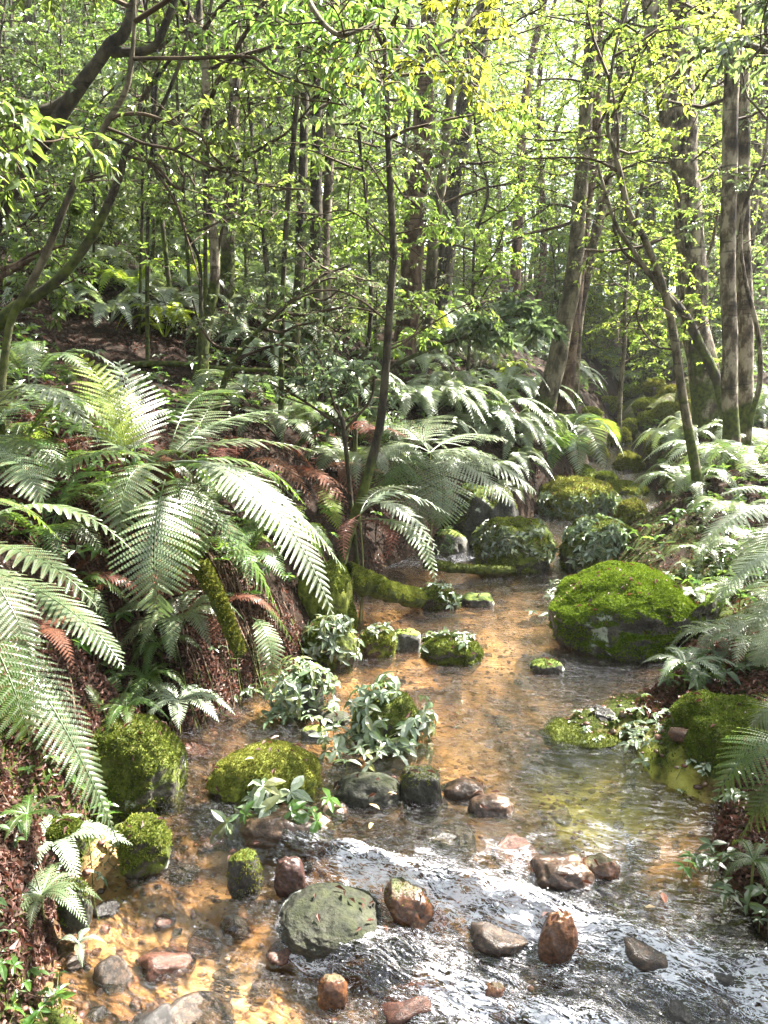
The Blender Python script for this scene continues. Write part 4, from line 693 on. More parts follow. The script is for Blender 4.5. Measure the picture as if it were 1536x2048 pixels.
rock_plants('dk', 'tuft of yellow green moss leaves on the crest of the dark shaded boulder', 60, .04, 'fresh', lambda P, N: (N[:, 2] > .6) & (P[:, 0] < RK['dk'][1][0]), 10, .02, 4, 'lo')
rock_plants('gy', 'few dark leaves beside the smooth grey rock', 20, .05, 'dark', lambda P, N: (P[:, 0] < RK['gy'][1][0]) & (P[:, 2] > .02), 12, .02, 4, 'lo')
def patch(label, pts, n, spread, L, mat, seed, stem=.06, per=5, droop=.25, z=None, name='leafy_plant', lean=(0, 0, 0)):
    g = np.random.default_rng(seed); Q = []
    for px, py in pts:
        c = hit(px, py) if z is None else at_z(px, py, z)
        for _ in range(n):
            x, y = c[0]+g.normal()*spread, c[1]+g.normal()*spread*1.2; Q.append((x, y, max(float(ground(x, y)), float(water_z(x, y))+.005) if z is None else z+.01*g.random()))
    Q = np.array(Q); c = Q.mean(0); c[2] = Q[:, 2].min(); root = thing(name, label, 'plant', tuple(c)); m, ms = M(), M()
    leafy(m, ms, Q, np.tile(nrm(np.array([0, 0, 1.])+np.array(lean)), (len(Q), 1)), g, L, per, stem, 'hi', droop); part(root, 'leaves', m, BL[mat]); part(root, 'sprays', ms, STEM)
patch('row of white leaved plants standing in the shallow water behind the front row stones', [(690, 1500), (740, 1500), (770, 1470), (660, 1480), (790, 1510), (720, 1520)], 6, .045, .065, 'white', 20, .05, 5, .2, 0.0)
patch('pale seedling cluster on the left sand margin below the white leaves', [(560, 1470), (575, 1495)], 6, .035, .06, 'white', 21, .05)
patch('small leaved plants along the top rim of the yellow mossy boulder', [(600, 1500), (560, 1490), (630, 1520)], 6, .035, .045, 'white', 22, .04)
patch('leafy plant with broad pale leaves in front of the yellow mossy boulder', [(500, 1640), (535, 1620), (560, 1630)], 4, .03, .085, 'white', 23, .11, 6, .3, -.05, lean=(0, -.5, 0))
patch('bright green leafy sprig in front of the wet brown rock', [(600, 1650), (560, 1640)], 5, .03, .065, 'fresh', 24, .09, 6, .3, -.05, lean=(.3, -.5, 0))
patch('seedling with oval leaves in the shadow right of the hanging frond', [(215, 1610), (240, 1600), (200, 1650)], 3, .02, .055, 'fresh', 25, .07, 5, .1)
patch('pale seedling at the foot of the lichen rock', [(215, 1720), (240, 1700)], 3, .02, .045, 'white', 26, .05, 5, .1)
patch('tiny bright seedling on the sand edge', [(276, 1728)], 3, .01, .035, 'fresh', 27, .03, 5, .1)
patch('cluster of oval leaved plants on the mossy right bank by the tongue of rock', [(1250, 1460), (1290, 1450), (1270, 1490), (1310, 1480)], 7, .045, .05, 'white', 28, .04)
patch('small leaved plants on the mossy tongue of rock', [(1170, 1470), (1190, 1490), (1150, 1440)], 4, .03, .03, 'white', 29, .02)
patch('small plant with two leaf whorls on the dark lower right bank', [(1378, 1760), (1372, 1792)], 2, .01, .045, 'fresh', 30, .04)
patch('leaves growing at the left foot of the big green boulder', [(1110, 1210), (1120, 1180), (1100, 1240)], 7, .04, .055, 'white', 31, .05, 5, .2, .02)
patch('bushy low plants on the right bank above the mossy ridge', [(1350, 1160), (1400, 1170), (1440, 1190)], 8, .07, .06, 'white', 32, .06)
patch('leafy plants under the right edge ferns', [(1440, 1130), (1480, 1150), (1460, 1090), (1510, 1100)], 9, .09, .07, 'dark', 33, .07)
patch('green leafy plants at the foot of the slim right bank trunk', [(1400, 1020), (1430, 1050), (1370, 1040)], 10, .12, .075, 'dark', 34, .08)
patch('sprigs of oval leaves on the left litter near the hanging fern frond', [(110, 1530), (90, 1500)], 5, .04, .045, 'fresh', 35, .05)
patch('dark leafed plants under the large tree fern', [(280, 930), (180, 950), (230, 1000), (420, 960)], 14, .12, .07, 'fresh', 36, .10)
patch('bright leafy plants on the bank above the withered fern', [(700, 900), (730, 870), (770, 880), (680, 850)], 12, .14, .07, 'fresh', 37, .16)
patch('grey leafy plants in the fork of bank left of the water edge', [(480, 1420), (520, 1400), (470, 1360)], 4, .05, .045, 'dark', 38, .05)
patch('small plants on the lower left corner moss', [(40, 1970), (90, 2020), (60, 1930)], 3, .03, .03, 'dark', 39, .03)
patch('leafy plants growing from the litter of the lower left bank', [(15, 1690), (30, 1880)], 4, .04, .045, 'dark', 45, .05)
patch('low bright plants at the sand edge in the lower left corner', [(60, 1985), (110, 2020), (30, 2030)], 5, .04, .04, 'fresh', 46, .04)
patch('scruffy leafy plants on the dark bank at the lower right edge', [(1450, 1700), (1490, 1640), (1510, 1760), (1470, 1820), (1530, 1880)], 5, .06, .05, 'dark', 47, .05)
patch('pale plants creeping down the right bank above the dark green fern', [(1420, 1610), (1380, 1600), (1470, 1590)], 4, .04, .04, 'white', 48, .03)
rosette('small green fern rosette on the dark lower right bank', (1490, 1730, 2.4), 7, .13, 'green', 15)
rosette('small green fern rosette in the litter above the star shaped rosettes', (70, 1640, 2.2), 7, .12, 'green', 16)
# floating leaf log and moss log
def log_px(name, label, pts, rad, mat, cat='log', mossn=0, mm=None):
    P = spline([P3(p) for p in pts], 30); root_z = P[0]; m = M(); tube(m, P, np.linspace(rad, rad*.7, 30)*(1+.15*pn(np.arange(30)*.4, 3)), 12, .22, 9); o = put(name, m.mesh(name, tuple(P[0])), mat, None, tuple(P[0])); tag(o, label, cat)
    if mossn:
        g = np.random.default_rng(7); V = np.concatenate(m.v)-P[0]; F4 = np.concatenate(m.f4); F = np.concatenate([F4[:, :3], F4[:, [0, 2, 3]]]); Q, Nn = on_surface(V, F, mossn*2, g); k = Nn[:, 2]+.5*fbm(Q[:, 0]*6, Q[:, 1]*6, Q[:, 2]*6, 3) > .1
        mo = M(); tufts(mo, Q[k][:mossn], Nn[k][:mossn], g, .012); put('moss', mo.mesh('moss'), mm or MTY, o)
BK = dict(pale=bark_mat('pale_blotched_bark', (.30, .26, .20), (.11, .085, .06), (.025, .02, .016), .36, 1.4, .5), dark=bark_mat('dark_mossy_bark', (.07, .06, .04), (.035, .028, .02), (.012, .01, .009), .4, 1.5, .5),
 red=bark_mat('reddish_brown_bark', (.16, .11, .08), (.08, .048, .035), (.028, .018, .014), .45, .6, .35), mossy=bark_mat('mossy_grey_bark', (.17, .145, .10), (.085, .072, .046), (.028, .024, .016), .4, 1.2, .6), twig=plain_mat('twig', [(.03, .02, .015), (.09, .065, .04)], .8, .2))
log_px('log', 'mossy log lying along the left water edge, lit yellow green', [(690, 1150, 4.8), (760, 1178, 4.9), (842, 1200, 5.2)], .085, BK['mossy'], mossn=9000)
log_px('log', 'leaf covered thin log crossing the pool below the plant covered boulders', [(850, 1128, 5.9), (930, 1138, 6.0), (1030, 1142, 6.1)], .045, BK['mossy'], mossn=1500, mm=MT)
log_px('log', 'mossy root like log slanting down the bank under the large tree fern', [(400, 1130, 3.5), (440, 1210, 3.4), (480, 1310, 3.3)], .04, BK['mossy'], mossn=3500, mm=MTY)
log_px('log', 'mossy log slanting up the far slope beside the big right tree', [(1300, 830, 13), (1350, 790, 13.5), (1400, 745, 14)], .14, BK['mossy'], mossn=2500, mm=MTY)
log_px('log', 'dark fallen branch on the leaf litter at the upper left', [(0, 725, 5.6), (60, 745, 5.5), (110, 760, 5.4)], .03, BK['dark'])
log_px('log', 'long bare fallen branch crossing the left slope behind the tree fern', [(260, 728, 6.4), (360, 728, 6.6), (460, 738, 6.8), (560, 740, 7.0)], .025, BK['red'])
log_px('stump', 'broken red brown rotten stump behind the large tree fern', [(165, 905, 4.3), (158, 830, 4.3), (150, 768, 4.3)], .055, BK['red'], 'stump')
# ================================================================== trees
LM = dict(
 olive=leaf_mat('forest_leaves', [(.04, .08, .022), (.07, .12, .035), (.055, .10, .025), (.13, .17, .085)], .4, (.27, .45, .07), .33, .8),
 lime=leaf_mat('painted_sunlit_leaves', [(.06, .12, .02), (.09, .16, .03), (.12, .18, .04)], .5, (.44, .62, .09), .38, .6),  # lime glow of backlit leaves put into the leaf colour
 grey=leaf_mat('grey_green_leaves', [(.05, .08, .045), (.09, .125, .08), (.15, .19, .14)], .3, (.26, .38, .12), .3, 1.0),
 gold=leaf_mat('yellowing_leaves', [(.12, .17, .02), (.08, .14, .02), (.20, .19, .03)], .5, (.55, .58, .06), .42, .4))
def sprays(m, ms, S, D, Ls, g, twigs=8, nl=12, L=.07, ratio=.36, kind='lo', droop=.35, rad=.012, spread=.9, tl=.45):
    for s, d, l in zip(S, D, Ls):
        d = nrm(d); k = 6; P = [s]
        for i in range(k): d = nrm(d+.22*g.normal(size=3)+np.array([0, 0, .06-.03*i])); P.append(P[-1]+d*l/k)
        P = np.array(P); r_ = rad*(.5+l*.5); tube(ms, P, np.linspace(r_, r_*.25, k+1), 4, cap=False)
        for j in range(twigs):
            f = .25+.75*(j+g.random())/twigs; q = f*k; i = min(int(q), k-1); p0 = P[i]+(P[i+1]-P[i])*(q-i); td = nrm((P[i+1]-P[i])); sd = nrm(np.cross(td, [0, 0, 1.])+1e-6)*(1 if j % 2 else -1)
            td = nrm(td*.6+sd*spread+.35*g.normal(size=3)); tll = l*tl*(1.15-f*.5)*(.6+.7*g.random()); Q = spline([p0, p0+td*tll*.5+np.array([0, 0, .02]), p0+td*tll-np.array([0, 0, tll*.15])], 5); tube(ms, Q, np.linspace(.0035, .0015, 5)*(1+l*.3), 3, cap=False)
            fr = np.sort(g.random(nl))**.8; qi = fr*4; ii = np.minimum(qi.astype(int), 3); pp = Q[ii]+(Q[ii+1]-Q[ii])*(qi-ii)[:, None]
            s2 = nrm(np.cross(td, [0, 0, 1.])); sg = np.where(np.arange(nl) % 2, 1, -1)[:, None]; dd = nrm(td*.8+s2*sg*.9+.35*g.normal(size=(nl, 3))-np.array([0, 0, droop]))
            leaves(m, pp, dd, nrm(np.array([0, 0, 1.])+.5*g.normal(size=(nl, 3))), L*(.6+.7*g.random(nl)), L*ratio*(.7+.6*g.random(nl))*(1 if kind == 'hi' else 1.25), kind, .25)
def branch_starts(path, f0, f1, n, g, l0, l1, up=.35, toward=None):
    f = f0+(f1-f0)*(np.arange(n)+g.random(n))/n; q = f*(len(path)-1); i = np.minimum(q.astype(int), len(path)-2); S = path[i]+(path[i+1]-path[i])*(q-i)[:, None]
    a = np.arange(n)*2.4+g.normal(size=n)*.5; D = np.stack([np.cos(a), np.sin(a), np.full(n, up)+.25*g.normal(size=n)], 1)
    if toward is not None: D = D*.7+np.array(toward)
    return S, D, l0+(l1-l0)*g.random(n)
def hero_tree(name, label, tr, Y, bark, height, limbs=(), leaf='olive', nb=12, f0=.35, L=.039, seed=1, cat='tree', low=(), flare=1.6, crown_l=(1.2, 2.4), ground_base=None, nl=27, rough=.10, lean=(0, 0), twigs=8):
    """tr: (px, py, width px) from the foot up; the trunk goes on above the frame to its full height"""
    g = np.random.default_rng(seed); P = [at(a, b, Y+(c[0] if c else 0)) for a, b, w_, *c in tr]; rd = [w_/2/FPX*p[1] for (a, b, w_, *c), p in zip(tr, P)]
    b0 = P[0].copy(); gz = float(ground(b0[0], b0[1]))
    if gz < b0[2]-.05: d = (P[0]-P[1])/max(P[1][2]-P[0][2], .1); b0 = P[0]+d*(b0[2]-gz)*.6; b0[2] = float(ground(b0[0], b0[1]))-.1; P.insert(0, b0); rd.insert(0, rd[0]*1.15)
    else: P[0] = P[0]-np.array([0, 0, .12])
    top = P[-1]; 
    if height > top[2]+.5:
        d = nrm(P[-1]-P[-2]); d = nrm(d+np.array([0, 0, .8])); hh = height-top[2]
        for k in (.33, .66, 1): P.append(top+d/d[2]*hh*k*np.array([.6, .6, 1])+np.array([.15*g.normal(), .15*g.normal(), 0])); rd.append(rd[len(tr)-1]*(1-.75*k)+.006)
    P = np.array(P); n = 60; Q = spline(np.column_stack([P, rd]), n); path, r_ = Q[:, :3], np.maximum(Q[:, 3], .003)
    hgt = path[:, 2]-path[0, 2]; r_ = r_*(1+(flare-1)*np.exp(-np.maximum(hgt, 0)/.18)); wob = r_[:, None]*.25*np.stack([pn(hgt*1.7, seed), pn(hgt*1.7, seed+9), 0*hgt], 1); path = path+wob
    root = thing(name, label, cat, tuple(path[0])); m = M(); tube(m, path, r_, 14, rough, 5); part(root, 'trunk', m, BK[bark]); ml, mb = M(), M()
    for lb in limbs:
        lp = np.array([[*at(a, b, Y+(c[0] if c else 0)), w_/2/FPX*Y] for a, b, w_, *c in lb]); q = spline(lp, 26); mm = M(); tube(mm, q[:, :3], np.maximum(q[:, 3], .002), 9, rough, 8); part(root, 'limb', mm, BK[bark] if lb[0][2] > 9 else BK['twig'])
        S, D, l_ = branch_starts(q[:, :3], .3, 1, 5, g, .35, .8, .1); sprays(ml, mb, S, D, l_*min(1, Y/6), g, 5, 8, L, kind='lo', rad=.006)
    for (f, n_, l0, l1) in low: S, D, l_ = branch_starts(path, f[0], f[1], n_, g, l0, l1, .25); sprays(ml, mb, S, D, l_, g, twigs, nl, L, rad=.009)
    S, D, l_ = branch_starts(path, f0, .98, nb, g, *crown_l); sprays(ml, mb, S, D, l_, g, 9, nl, L*1.15, rad=.014)
    part(root, 'crown', ml, LM[leaf]); part(root, 'sprays', mb, BK['twig'])
    return root
T = hero_tree
T('tree', 'dark mossy trunk leaning right across the upper left corner', [(-170, 860, 46), (-60, 560, 40), (20, 375, 36), (75, 300, 30), (150, 185, 25), (215, 95, 22), (275, -20, 18)], 4.6, 'dark', 9, limbs=[[(222, 105, 18), (300, 98, 15), (330, 50, 14), (352, -10, 13)], [(-40, 360, 26), (30, 300, 24), (75, 235, 26), (110, 215, 22), (140, 190, 14)], [(10, 330, 12), (80, 270, 9), (150, 255, 7), (260, 290, 4)]], f0=.75, seed=11, L=.045, leaf='olive', nb=12)
T('sapling', 'slender pale mottled stem curving up from the left edge under the leaning dark trunk', [(2, 800, 17), (8, 730, 16), (22, 640, 15), (55, 580, 15), (95, 500, 14), (135, 400, 13), (175, 320, 12), (215, 245, 11), (255, 170, 10), (268, 60, 7), (270, -20, 6)], 3.7, 'mossy', 6, limbs=[[(213, 245, 8), (240, 230, 7), (290, 229, 7), (350, 250, 6), (400, 270, 6), (420, 305, 5), (450, 335, 4), (500, 345, 3)], [(210, 255, 7), (250, 270, 6), (290, 288, 6), (350, 300, 5), (400, 325, 5), (450, 345, 5), (490, 362, 4), (560, 375, 3), (620, 380, 3)], [(262, 118, 8), (300, 117, 7), (400, 116, 7), (500, 114, 6), (540, 140, 5), (600, 165, 4), (655, 182, 3), (700, 220, 2)]], f0=.7, seed=12, nb=6, L=.042, flare=1.2, crown_l=(.6, 1.2), cat='sapling')
T('tree', 'thin black stem bowing up from the left slope, behind the pale mottled one', [(20, 625, 22), (65, 597, 20), (118, 558, 18), (165, 500, 17), (208, 425, 16), (240, 350, 14), (252, 300, 12), (285, 278, 9), (330, 200, 7), (370, 90, 6), (380, -20, 5)], 5.0, 'dark', 8, limbs=[[(255, 312, 6), (310, 330, 6), (345, 370, 6), (365, 375, 5), (372, 345, 4), (390, 372, 4)], [(290, 312, 5), (330, 370, 5), (358, 420, 5), (375, 480, 4), (400, 560, 3)]], f0=.8, seed=13, nb=6, L=.042)
T('tree', 'tall slim mottled tree with a dark foot standing above the large tree fern', [(405, 700, 24), (415, 640, 22), (428, 560, 20), (428, 470, 19), (422, 430, 18), (412, 350, 17), (410, 240, 16), (412, 150, 15), (402, 60, 14), (398, -20, 12)], 6.6, 'pale', 12, limbs=[[(425, 560, 6), (440, 480, 6), (452, 400, 5), (458, 300, 5), (470, 210, 4)], [(408, 60, 6), (450, 90, 5), (480, 115, 4), (560, 160, 3)]], f0=.45, seed=14, leaf='grey', L=.07)
T('tree', 'white barked trunk behind the slim mottled tree', [(455, 640, 28), (455, 560, 27), (458, 470, 26), (462, 370, 24), (466, 290, 22), (470, 150, 20), (470, 0, 18)], 8.6, 'pale', 13, seed=15, f0=.4, leaf='olive')
T('tree', 'straight dark trunk, left one of the three trunks at the middle of the left slope', [(588, 750, 22), (592, 650, 20), (598, 550, 19), (602, 450, 18), (606, 330, 17), (612, 150, 15), (620, 0, 13)], 7.6, 'dark', 12, seed=16, f0=.5, leaf='grey', low=[((.15, .45), 3, .5, .9)])
T('tree', 'thick dark trunk in the middle of the three on the left slope', [(630, 765, 30), (630, 660, 28), (632, 560, 26), (632, 440, 24), (634, 320, 22), (636, 150, 20), (640, 0, 18)], 7.8, 'dark', 13, seed=17, f0=.5)
T('tree', 'pale trunk pressed against the thick dark one', [(656, 768, 25), (654, 680, 23), (652, 600, 22), (650, 480, 20), (656, 380, 18), (662, 200, 16), (670, 0, 14)], 7.9, 'pale', 12, seed=18, f0=.5, leaf='grey')
T('tree', 'thin black trunk rising from the water edge through the middle of the scene', [(686, 1105, 22), (700, 1060, 21), (718, 1010, 20), (742, 930, 19), (760, 850, 17), (770, 740, 16), (778, 640, 15), (786, 520, 14), (784, 420, 14), (778, 320, 12), (773, 200, 11), (770, 100, 9), (768, 0, 8)], 5.2, 'dark', 7.5, limbs=[[(775, 480, 4), (730, 440, 3), (690, 420, 3), (640, 430, 2)], [(772, 640, 5), (720, 600, 4), (660, 580, 4), (590, 600, 3), (540, 640, 3)], [(768, 700, 5), (800, 690, 4), (860, 650, 3), (930, 610, 3), (990, 600, 2)], [(783, 400, 4), (740, 330, 3), (700, 300, 2)]], f0=.62, seed=19, nb=12, L=.04, leaf='olive', low=[((.4, .62), 4, .4, .8)], crown_l=(.5, 1.1), flare=1.15)
T('tree', 'broad reddish brown trunk behind the thin black one', [(795, 830, 50), (805, 740, 47), (815, 640, 44), (825, 520, 42), (835, 400, 40), (845, 300, 38), (848, 150, 36), (862, 0, 32)], 9.4, 'red', 15, seed=20, f0=.45, leaf='lime', low=[((.2, .5), 6, .8, 1.4)])
T('tree', 'second thinner stem leaning against the foot of the reddish trunk', [(812, 835, 26), (832, 760, 24), (850, 680, 22), (862, 560, 22), (870, 450, 20), (885, 350, 18), (900, 200, 16), (910, 0, 13)], 9.0, 'mossy', 13, seed=21, f0=.4, leaf='grey', low=[((.15, .5), 7, .7, 1.3)])
T('tree', 'dark tilted trunk crossing the top of the view between two crowns', [(860, 860, 34), (876, 700, 34), (892, 520, 34), (912, 350, 33), (938, 180, 33), (962, 60, 33), (975, -20, 32)], 12.5, 'dark', 17, seed=22, f0=.45, leaf='olive', low=[((.1, .5), 9, .9, 1.8)])
T('tree', 'mossy grey tree leaning left over the boulders upstream', [(1040, 908, 46), (1062, 870, 42), (1092, 800, 40), (1112, 730, 38), (1130, 640, 34), (1148, 540, 32), (1158, 420, 28), (1166, 300, 26), (1178, 140, 24), (1185, 0, 22)], 9.8, 'mossy', 14, seed=23, f0=.42, leaf='lime', limbs=[[(1160, 440, 8), (1110, 455, 6), (1050, 470, 5), (990, 500, 4)]])
T('tree', 'upright brown trunk just right of the leaning grey tree', [(1122, 860, 32), (1134, 770, 29), (1142, 680, 27), (1156, 560, 25), (1170, 430, 22), (1190, 300, 20), (1200, 0, 16)], 10.6, 'red', 14, seed=24, f0=.45, leaf='lime')
T('tree', 'narrow stem touching the right side of the upright brown trunk', [(1146, 855, 15), (1152, 760, 14), (1158, 650, 14), (1175, 540, 20), (1200, 430, 20), (1225, 300, 16), (1240, 150, 14), (1250, 0, 12)], 10.9, 'pale', 13, seed=25, f0=.4, leaf='lime')
T('tree', 'big forked pale blotched tree towering on the right', [(1420, 850, 62), (1405, 740, 56), (1392, 640, 52), (1385, 560, 50), (1378, 450, 50), (1372, 350, 50), (1368, 250, 44), (1362, 150, 42), (1362, 60, 40), (1358, -20, 38)], 9.8, 'pale', 17, seed=26, f0=.42, leaf='lime', limbs=[[(1368, 350, 40), (1345, 280, 36), (1332, 210, 34), (1318, 140, 32), (1305, 60, 30), (1295, -30, 28), (1280, -160, 22)], [(1385, 560, 8), (1420, 500, 6), (1440, 400, 5)]], nb=22, low=[((.15, .4), 8, .5, 1.1)])
T('sapling', 'slim bending sapling in front of the big forked tree', [(1402, 1000, 21), (1388, 920, 20), (1375, 850, 18), (1360, 760, 17), (1350, 680, 16), (1338, 620, 15), (1318, 550, 14), (1285, 470, 13), (1255, 420, 12), (1240, 350, 11), (1228, 300, 9), (1215, 250, 7), (1222, 150, 6), (1240, 60, 5)], 6.6, 'mossy', 6.6, limbs=[[(1240, 345, 7), (1190, 320, 5), (1130, 315, 4), (1060, 318, 3)], [(1350, 610, 11), (1300, 550, 10), (1265, 500, 9), (1235, 455, 8), (1215, 400, 7), (1195, 330, 5)], [(1330, 560, 8), (1280, 530, 7), (1245, 500, 6), (1225, 450, 5)], [(1235, 330, 6), (1235, 250, 5), (1225, 180, 4)], [(1350, 700, 5), (1310, 690, 4), (1275, 640, 4), (1280, 600, 3)]], f0=.62, seed=27, nb=12, L=.042, leaf='lime', crown_l=(.5, 1.1), cat='sapling', flare=1.2)
T('tree', 'white and black blotched trunk, left one of the close pair at the right edge', [(1466, 950, 34), (1462, 860, 31), (1460, 740, 30), (1457, 620, 29), (1456, 480, 29), (1460, 340, 28), (1462, 200, 27), (1465, 60, 27), (1468, -20, 26)], 7.6, 'pale', 13, seed=28, f0=.5, leaf='grey', flare=1.9, low=[((.3, .5), 4, .5, .9)])
T('tree', 'white and black blotched trunk, right one of the close pair at the right edge', [(1490, 935, 30), (1490, 860, 28), (1492, 740, 28), (1490, 600, 29), (1484, 450, 29), (1482, 300, 30), (1484, 180, 28), (1494, 60, 28), (1502, -20, 27)], 7.9, 'pale', 13, seed=29, f0=.5, leaf='olive', low=[((.3, .5), 4, .5, .9)])
T('tree', 'black slanting stem with green tufts between the forked tree and the blotched pair', [(1445, 800, 22), (1425, 740, 20), (1400, 690, 18), (1375, 640, 17), (1345, 600, 14), (1310, 570, 10)], 9.2, 'dark', 3, seed=30, nb=5, f0=.3, leaf='lime', crown_l=(.3, .6), flare=1)
T('sapling', 'grey curving liana like stem beside the right edge', [(1496, 940, 12), (1500, 850, 11), (1520, 760, 10), (1515, 660, 9), (1490, 560, 8), (1480, 470, 8), (1500, 380, 7), (1530, 300, 6), (1540, 150, 5)], 7.2, 'pale', 6, seed=31, nb=6, f0=.6, leaf='olive', crown_l=(.5, .9), cat='sapling', flare=1.1)
T('sapling', 'thin dark sapling standing among the white ferns of the middle slope', [(932, 880, 9), (934, 800, 8), (938, 700, 7), (945, 600, 6), (950, 480, 5)], 8.6, 'dark', 4.6, seed=32, nb=12, f0=.3, leaf='lime', crown_l=(.5, 1.0), cat='sapling', flare=1.1, L=.042)
T('sapling', 'thin lichened sapling leaning over the upstream boulders', [(1238, 890, 10), (1240, 800, 9), (1248, 700, 8), (1250, 600, 7), (1262, 500, 6)], 11, 'mossy', 6, seed=33, nb=12, f0=.3, leaf='lime', crown_l=(.6, 1.1), cat='sapling', flare=1.1)
T('sapling', 'crooked black sapling between the pale trunk and the thin black trunk', [(712, 810, 9), (716, 740, 9), (735, 690, 9), (742, 600, 8), (738, 500, 6), (730, 380, 5)], 6.6, 'dark', 5, seed=34, nb=9, f0=.35, leaf='olive', crown_l=(.4, .8), cat='sapling', flare=1.1, L=.05)
T('sapling', 'slim stem crossing in front of the slim mottled tree', [(400, 700, 9), (402, 600, 8), (398, 520, 7), (370, 460, 7), (350, 400, 6), (330, 330, 5)], 6.2, 'dark', 4.5, seed=35, nb=8, f0=.4, leaf='olive', crown_l=(.4, .8), cat='sapling', flare=1.1, L=.05)
T('sapling', 'low spreading dead bush of dark bare boughs left of the middle', [(455, 745, 12), (480, 700, 11), (530, 650, 10), (585, 600, 8), (640, 555, 6), (700, 530, 4)], 6.0, 'dark', 2, limbs=[[(560, 625, 7), (610, 630, 6), (690, 615, 5), (760, 625, 3)], [(520, 655, 7), (560, 665, 6), (600, 650, 5), (650, 650, 4), (720, 690, 3)], [(480, 700, 6), (430, 690, 5), (400, 650, 4), (385, 600, 3)], [(600, 590, 4), (650, 600, 4), (690, 570, 3), (740, 560, 2)], [(470, 720, 7), (520, 700, 6), (560, 690, 5), (600, 700, 4)]], seed=36, nb=5, f0=.4, leaf='grey', crown_l=(.3, .6), cat='sapling', flare=1.1, L=.04)
T('shrub', 'leafy shrub on the left bank in front of the pale trunk', [(690, 880, 9), (680, 830, 8), (660, 780, 7), (640, 730, 5)], 5.6, 'dark', 1.9, seed=37, nb=7, f0=.3, leaf='grey', crown_l=(.25, .5), cat='shrub', flare=1.1, L=.045, limbs=[[(690, 860, 6), (740, 800, 5), (750, 740, 4)], [(690, 860, 6), (620, 810, 5), (570, 780, 4)]])
T('sapling', 'glossy leaved sapling spreading pale sprays left of the leaning grey tree', [(700, 800, 10), (740, 760, 9), (800, 725, 8), (880, 690, 7), (960, 665, 5), (1020, 655, 4), (1060, 660, 3)], 6.4, 'dark', 2, seed=39, nb=9, f0=.6, leaf='grey', crown_l=(.25, .5), cat='sapling', flare=1.1, L=.07)
T('shrub', 'tangle of dead boughs at the left edge below the leaning dark trunk', [(-60, 640, 16), (0, 560, 14), (50, 525, 10), (100, 500, 7), (130, 490, 4)], 5.4, 'red', 2.4, limbs=[[(-20, 545, 12), (30, 530, 9), (70, 505, 6), (128, 492, 3)], [(-20, 400, 7), (60, 395, 5), (130, 370, 4), (200, 345, 3)], [(0, 470, 6), (60, 440, 5), (120, 380, 4), (250, 340, 3)], [(0, 570, 8), (50, 560, 6), (100, 530, 4)], [(20, 620, 6), (80, 590, 5), (150, 560, 3)]], seed=40, nb=3, f0=.5, leaf='olive', crown_l=(.3, .5), flare=1.1, cat='shrub', L=.05)
# leafy boughs reaching in from above
def bough(label, pts, Y, leaf, L, seed, n=10, l=(.4, .8)):
    g = np.random.default_rng(seed); P = [at(a, b, Y+dy) for a, b, w_, dy in pts]; rr = [w_/2/FPX*Y for a, b, w_, dy in pts]; q = spline(np.column_stack([P, rr]), 26)
    # a young tree rooted on the bank whose top bends into view
    sx_ = 1 if q[0, 0] > .3 else -1; base = np.array([sx_*(2.6+.5*(seed % 3)), .1+.5*(seed % 2), 0]); base[2] = float(ground(base[0], base[1]))-.1; k = spline([base, base*.8+q[0, :3]*.2+np.array([0, -.2, 1.3]), base*.25+q[0, :3]*.75+np.array([0, -.5, .5]), q[0, :3]], 20)[:-1]
    root = thing('sapling', label, 'sapling', tuple(base)); m = M(); tube(m, np.concatenate([k, q[:, :3]]), np.concatenate([np.linspace(rr[0]*1.8, rr[0]*1.05, 19), q[:, 3]]), 8, .1, 9); part(root, 'trunk', m, BK['mossy'])
    ml, mb = M(), M(); S, D, l_ = branch_starts(q[:, :3], .1, 1, n, g, *l, -.05); sprays(ml, mb, S, D, l_, g, 7, 10, L, .34, 'hi', .45, .006); part(root, 'crown', ml, LM[leaf]); part(root, 'sprays', mb, BK['twig'])
bough('young tree bending in from the left edge with big bright leaves', [(-260, 380, 14, .3), (-120, 250, 12, .1), (-20, 220, 9, 0), (60, 270, 6, -.1), (100, 300, 3, -.1)], 2.7, 'olive', .055, 51, 10, (.2, .4))
bough('young tree dangling long olive leaves from the top middle', [(560, -220, 14, .5), (600, -40, 12, .2), (660, 60, 9, 0), (720, 60, 7, 0), (800, 10, 4, .1)], 3.4, 'olive', .055, 52, 12, (.3, .6))
bough('young tree with yellowing leaves hanging from the top beside the reddish trunk', [(1060, -260, 14, .4), (1000, -80, 11, 0), (940, 40, 8, -.2), (880, 90, 5, -.3), (830, 110, 3, -.3)], 4.6, 'gold', .05, 53, 13, (.3, .6))
bough('young tree with lime whorls hanging in front of the big forked tree', [(1620, 150, 12, .3), (1500, 90, 10, 0), (1420, 100, 8, -.1), (1370, 130, 5, -.1), (1340, 160, 3, 0)], 5.4, 'lime', .055, 54, 7, (.3, .7))
bough('young tree leaning in from the top right corner', [(1760, 60, 12, .3), (1650, 10, 10, 0), (1560, 60, 8, -.1), (1500, 120, 5, -.1)], 4.2, 'grey', .07, 55, 14, (.3, .6))
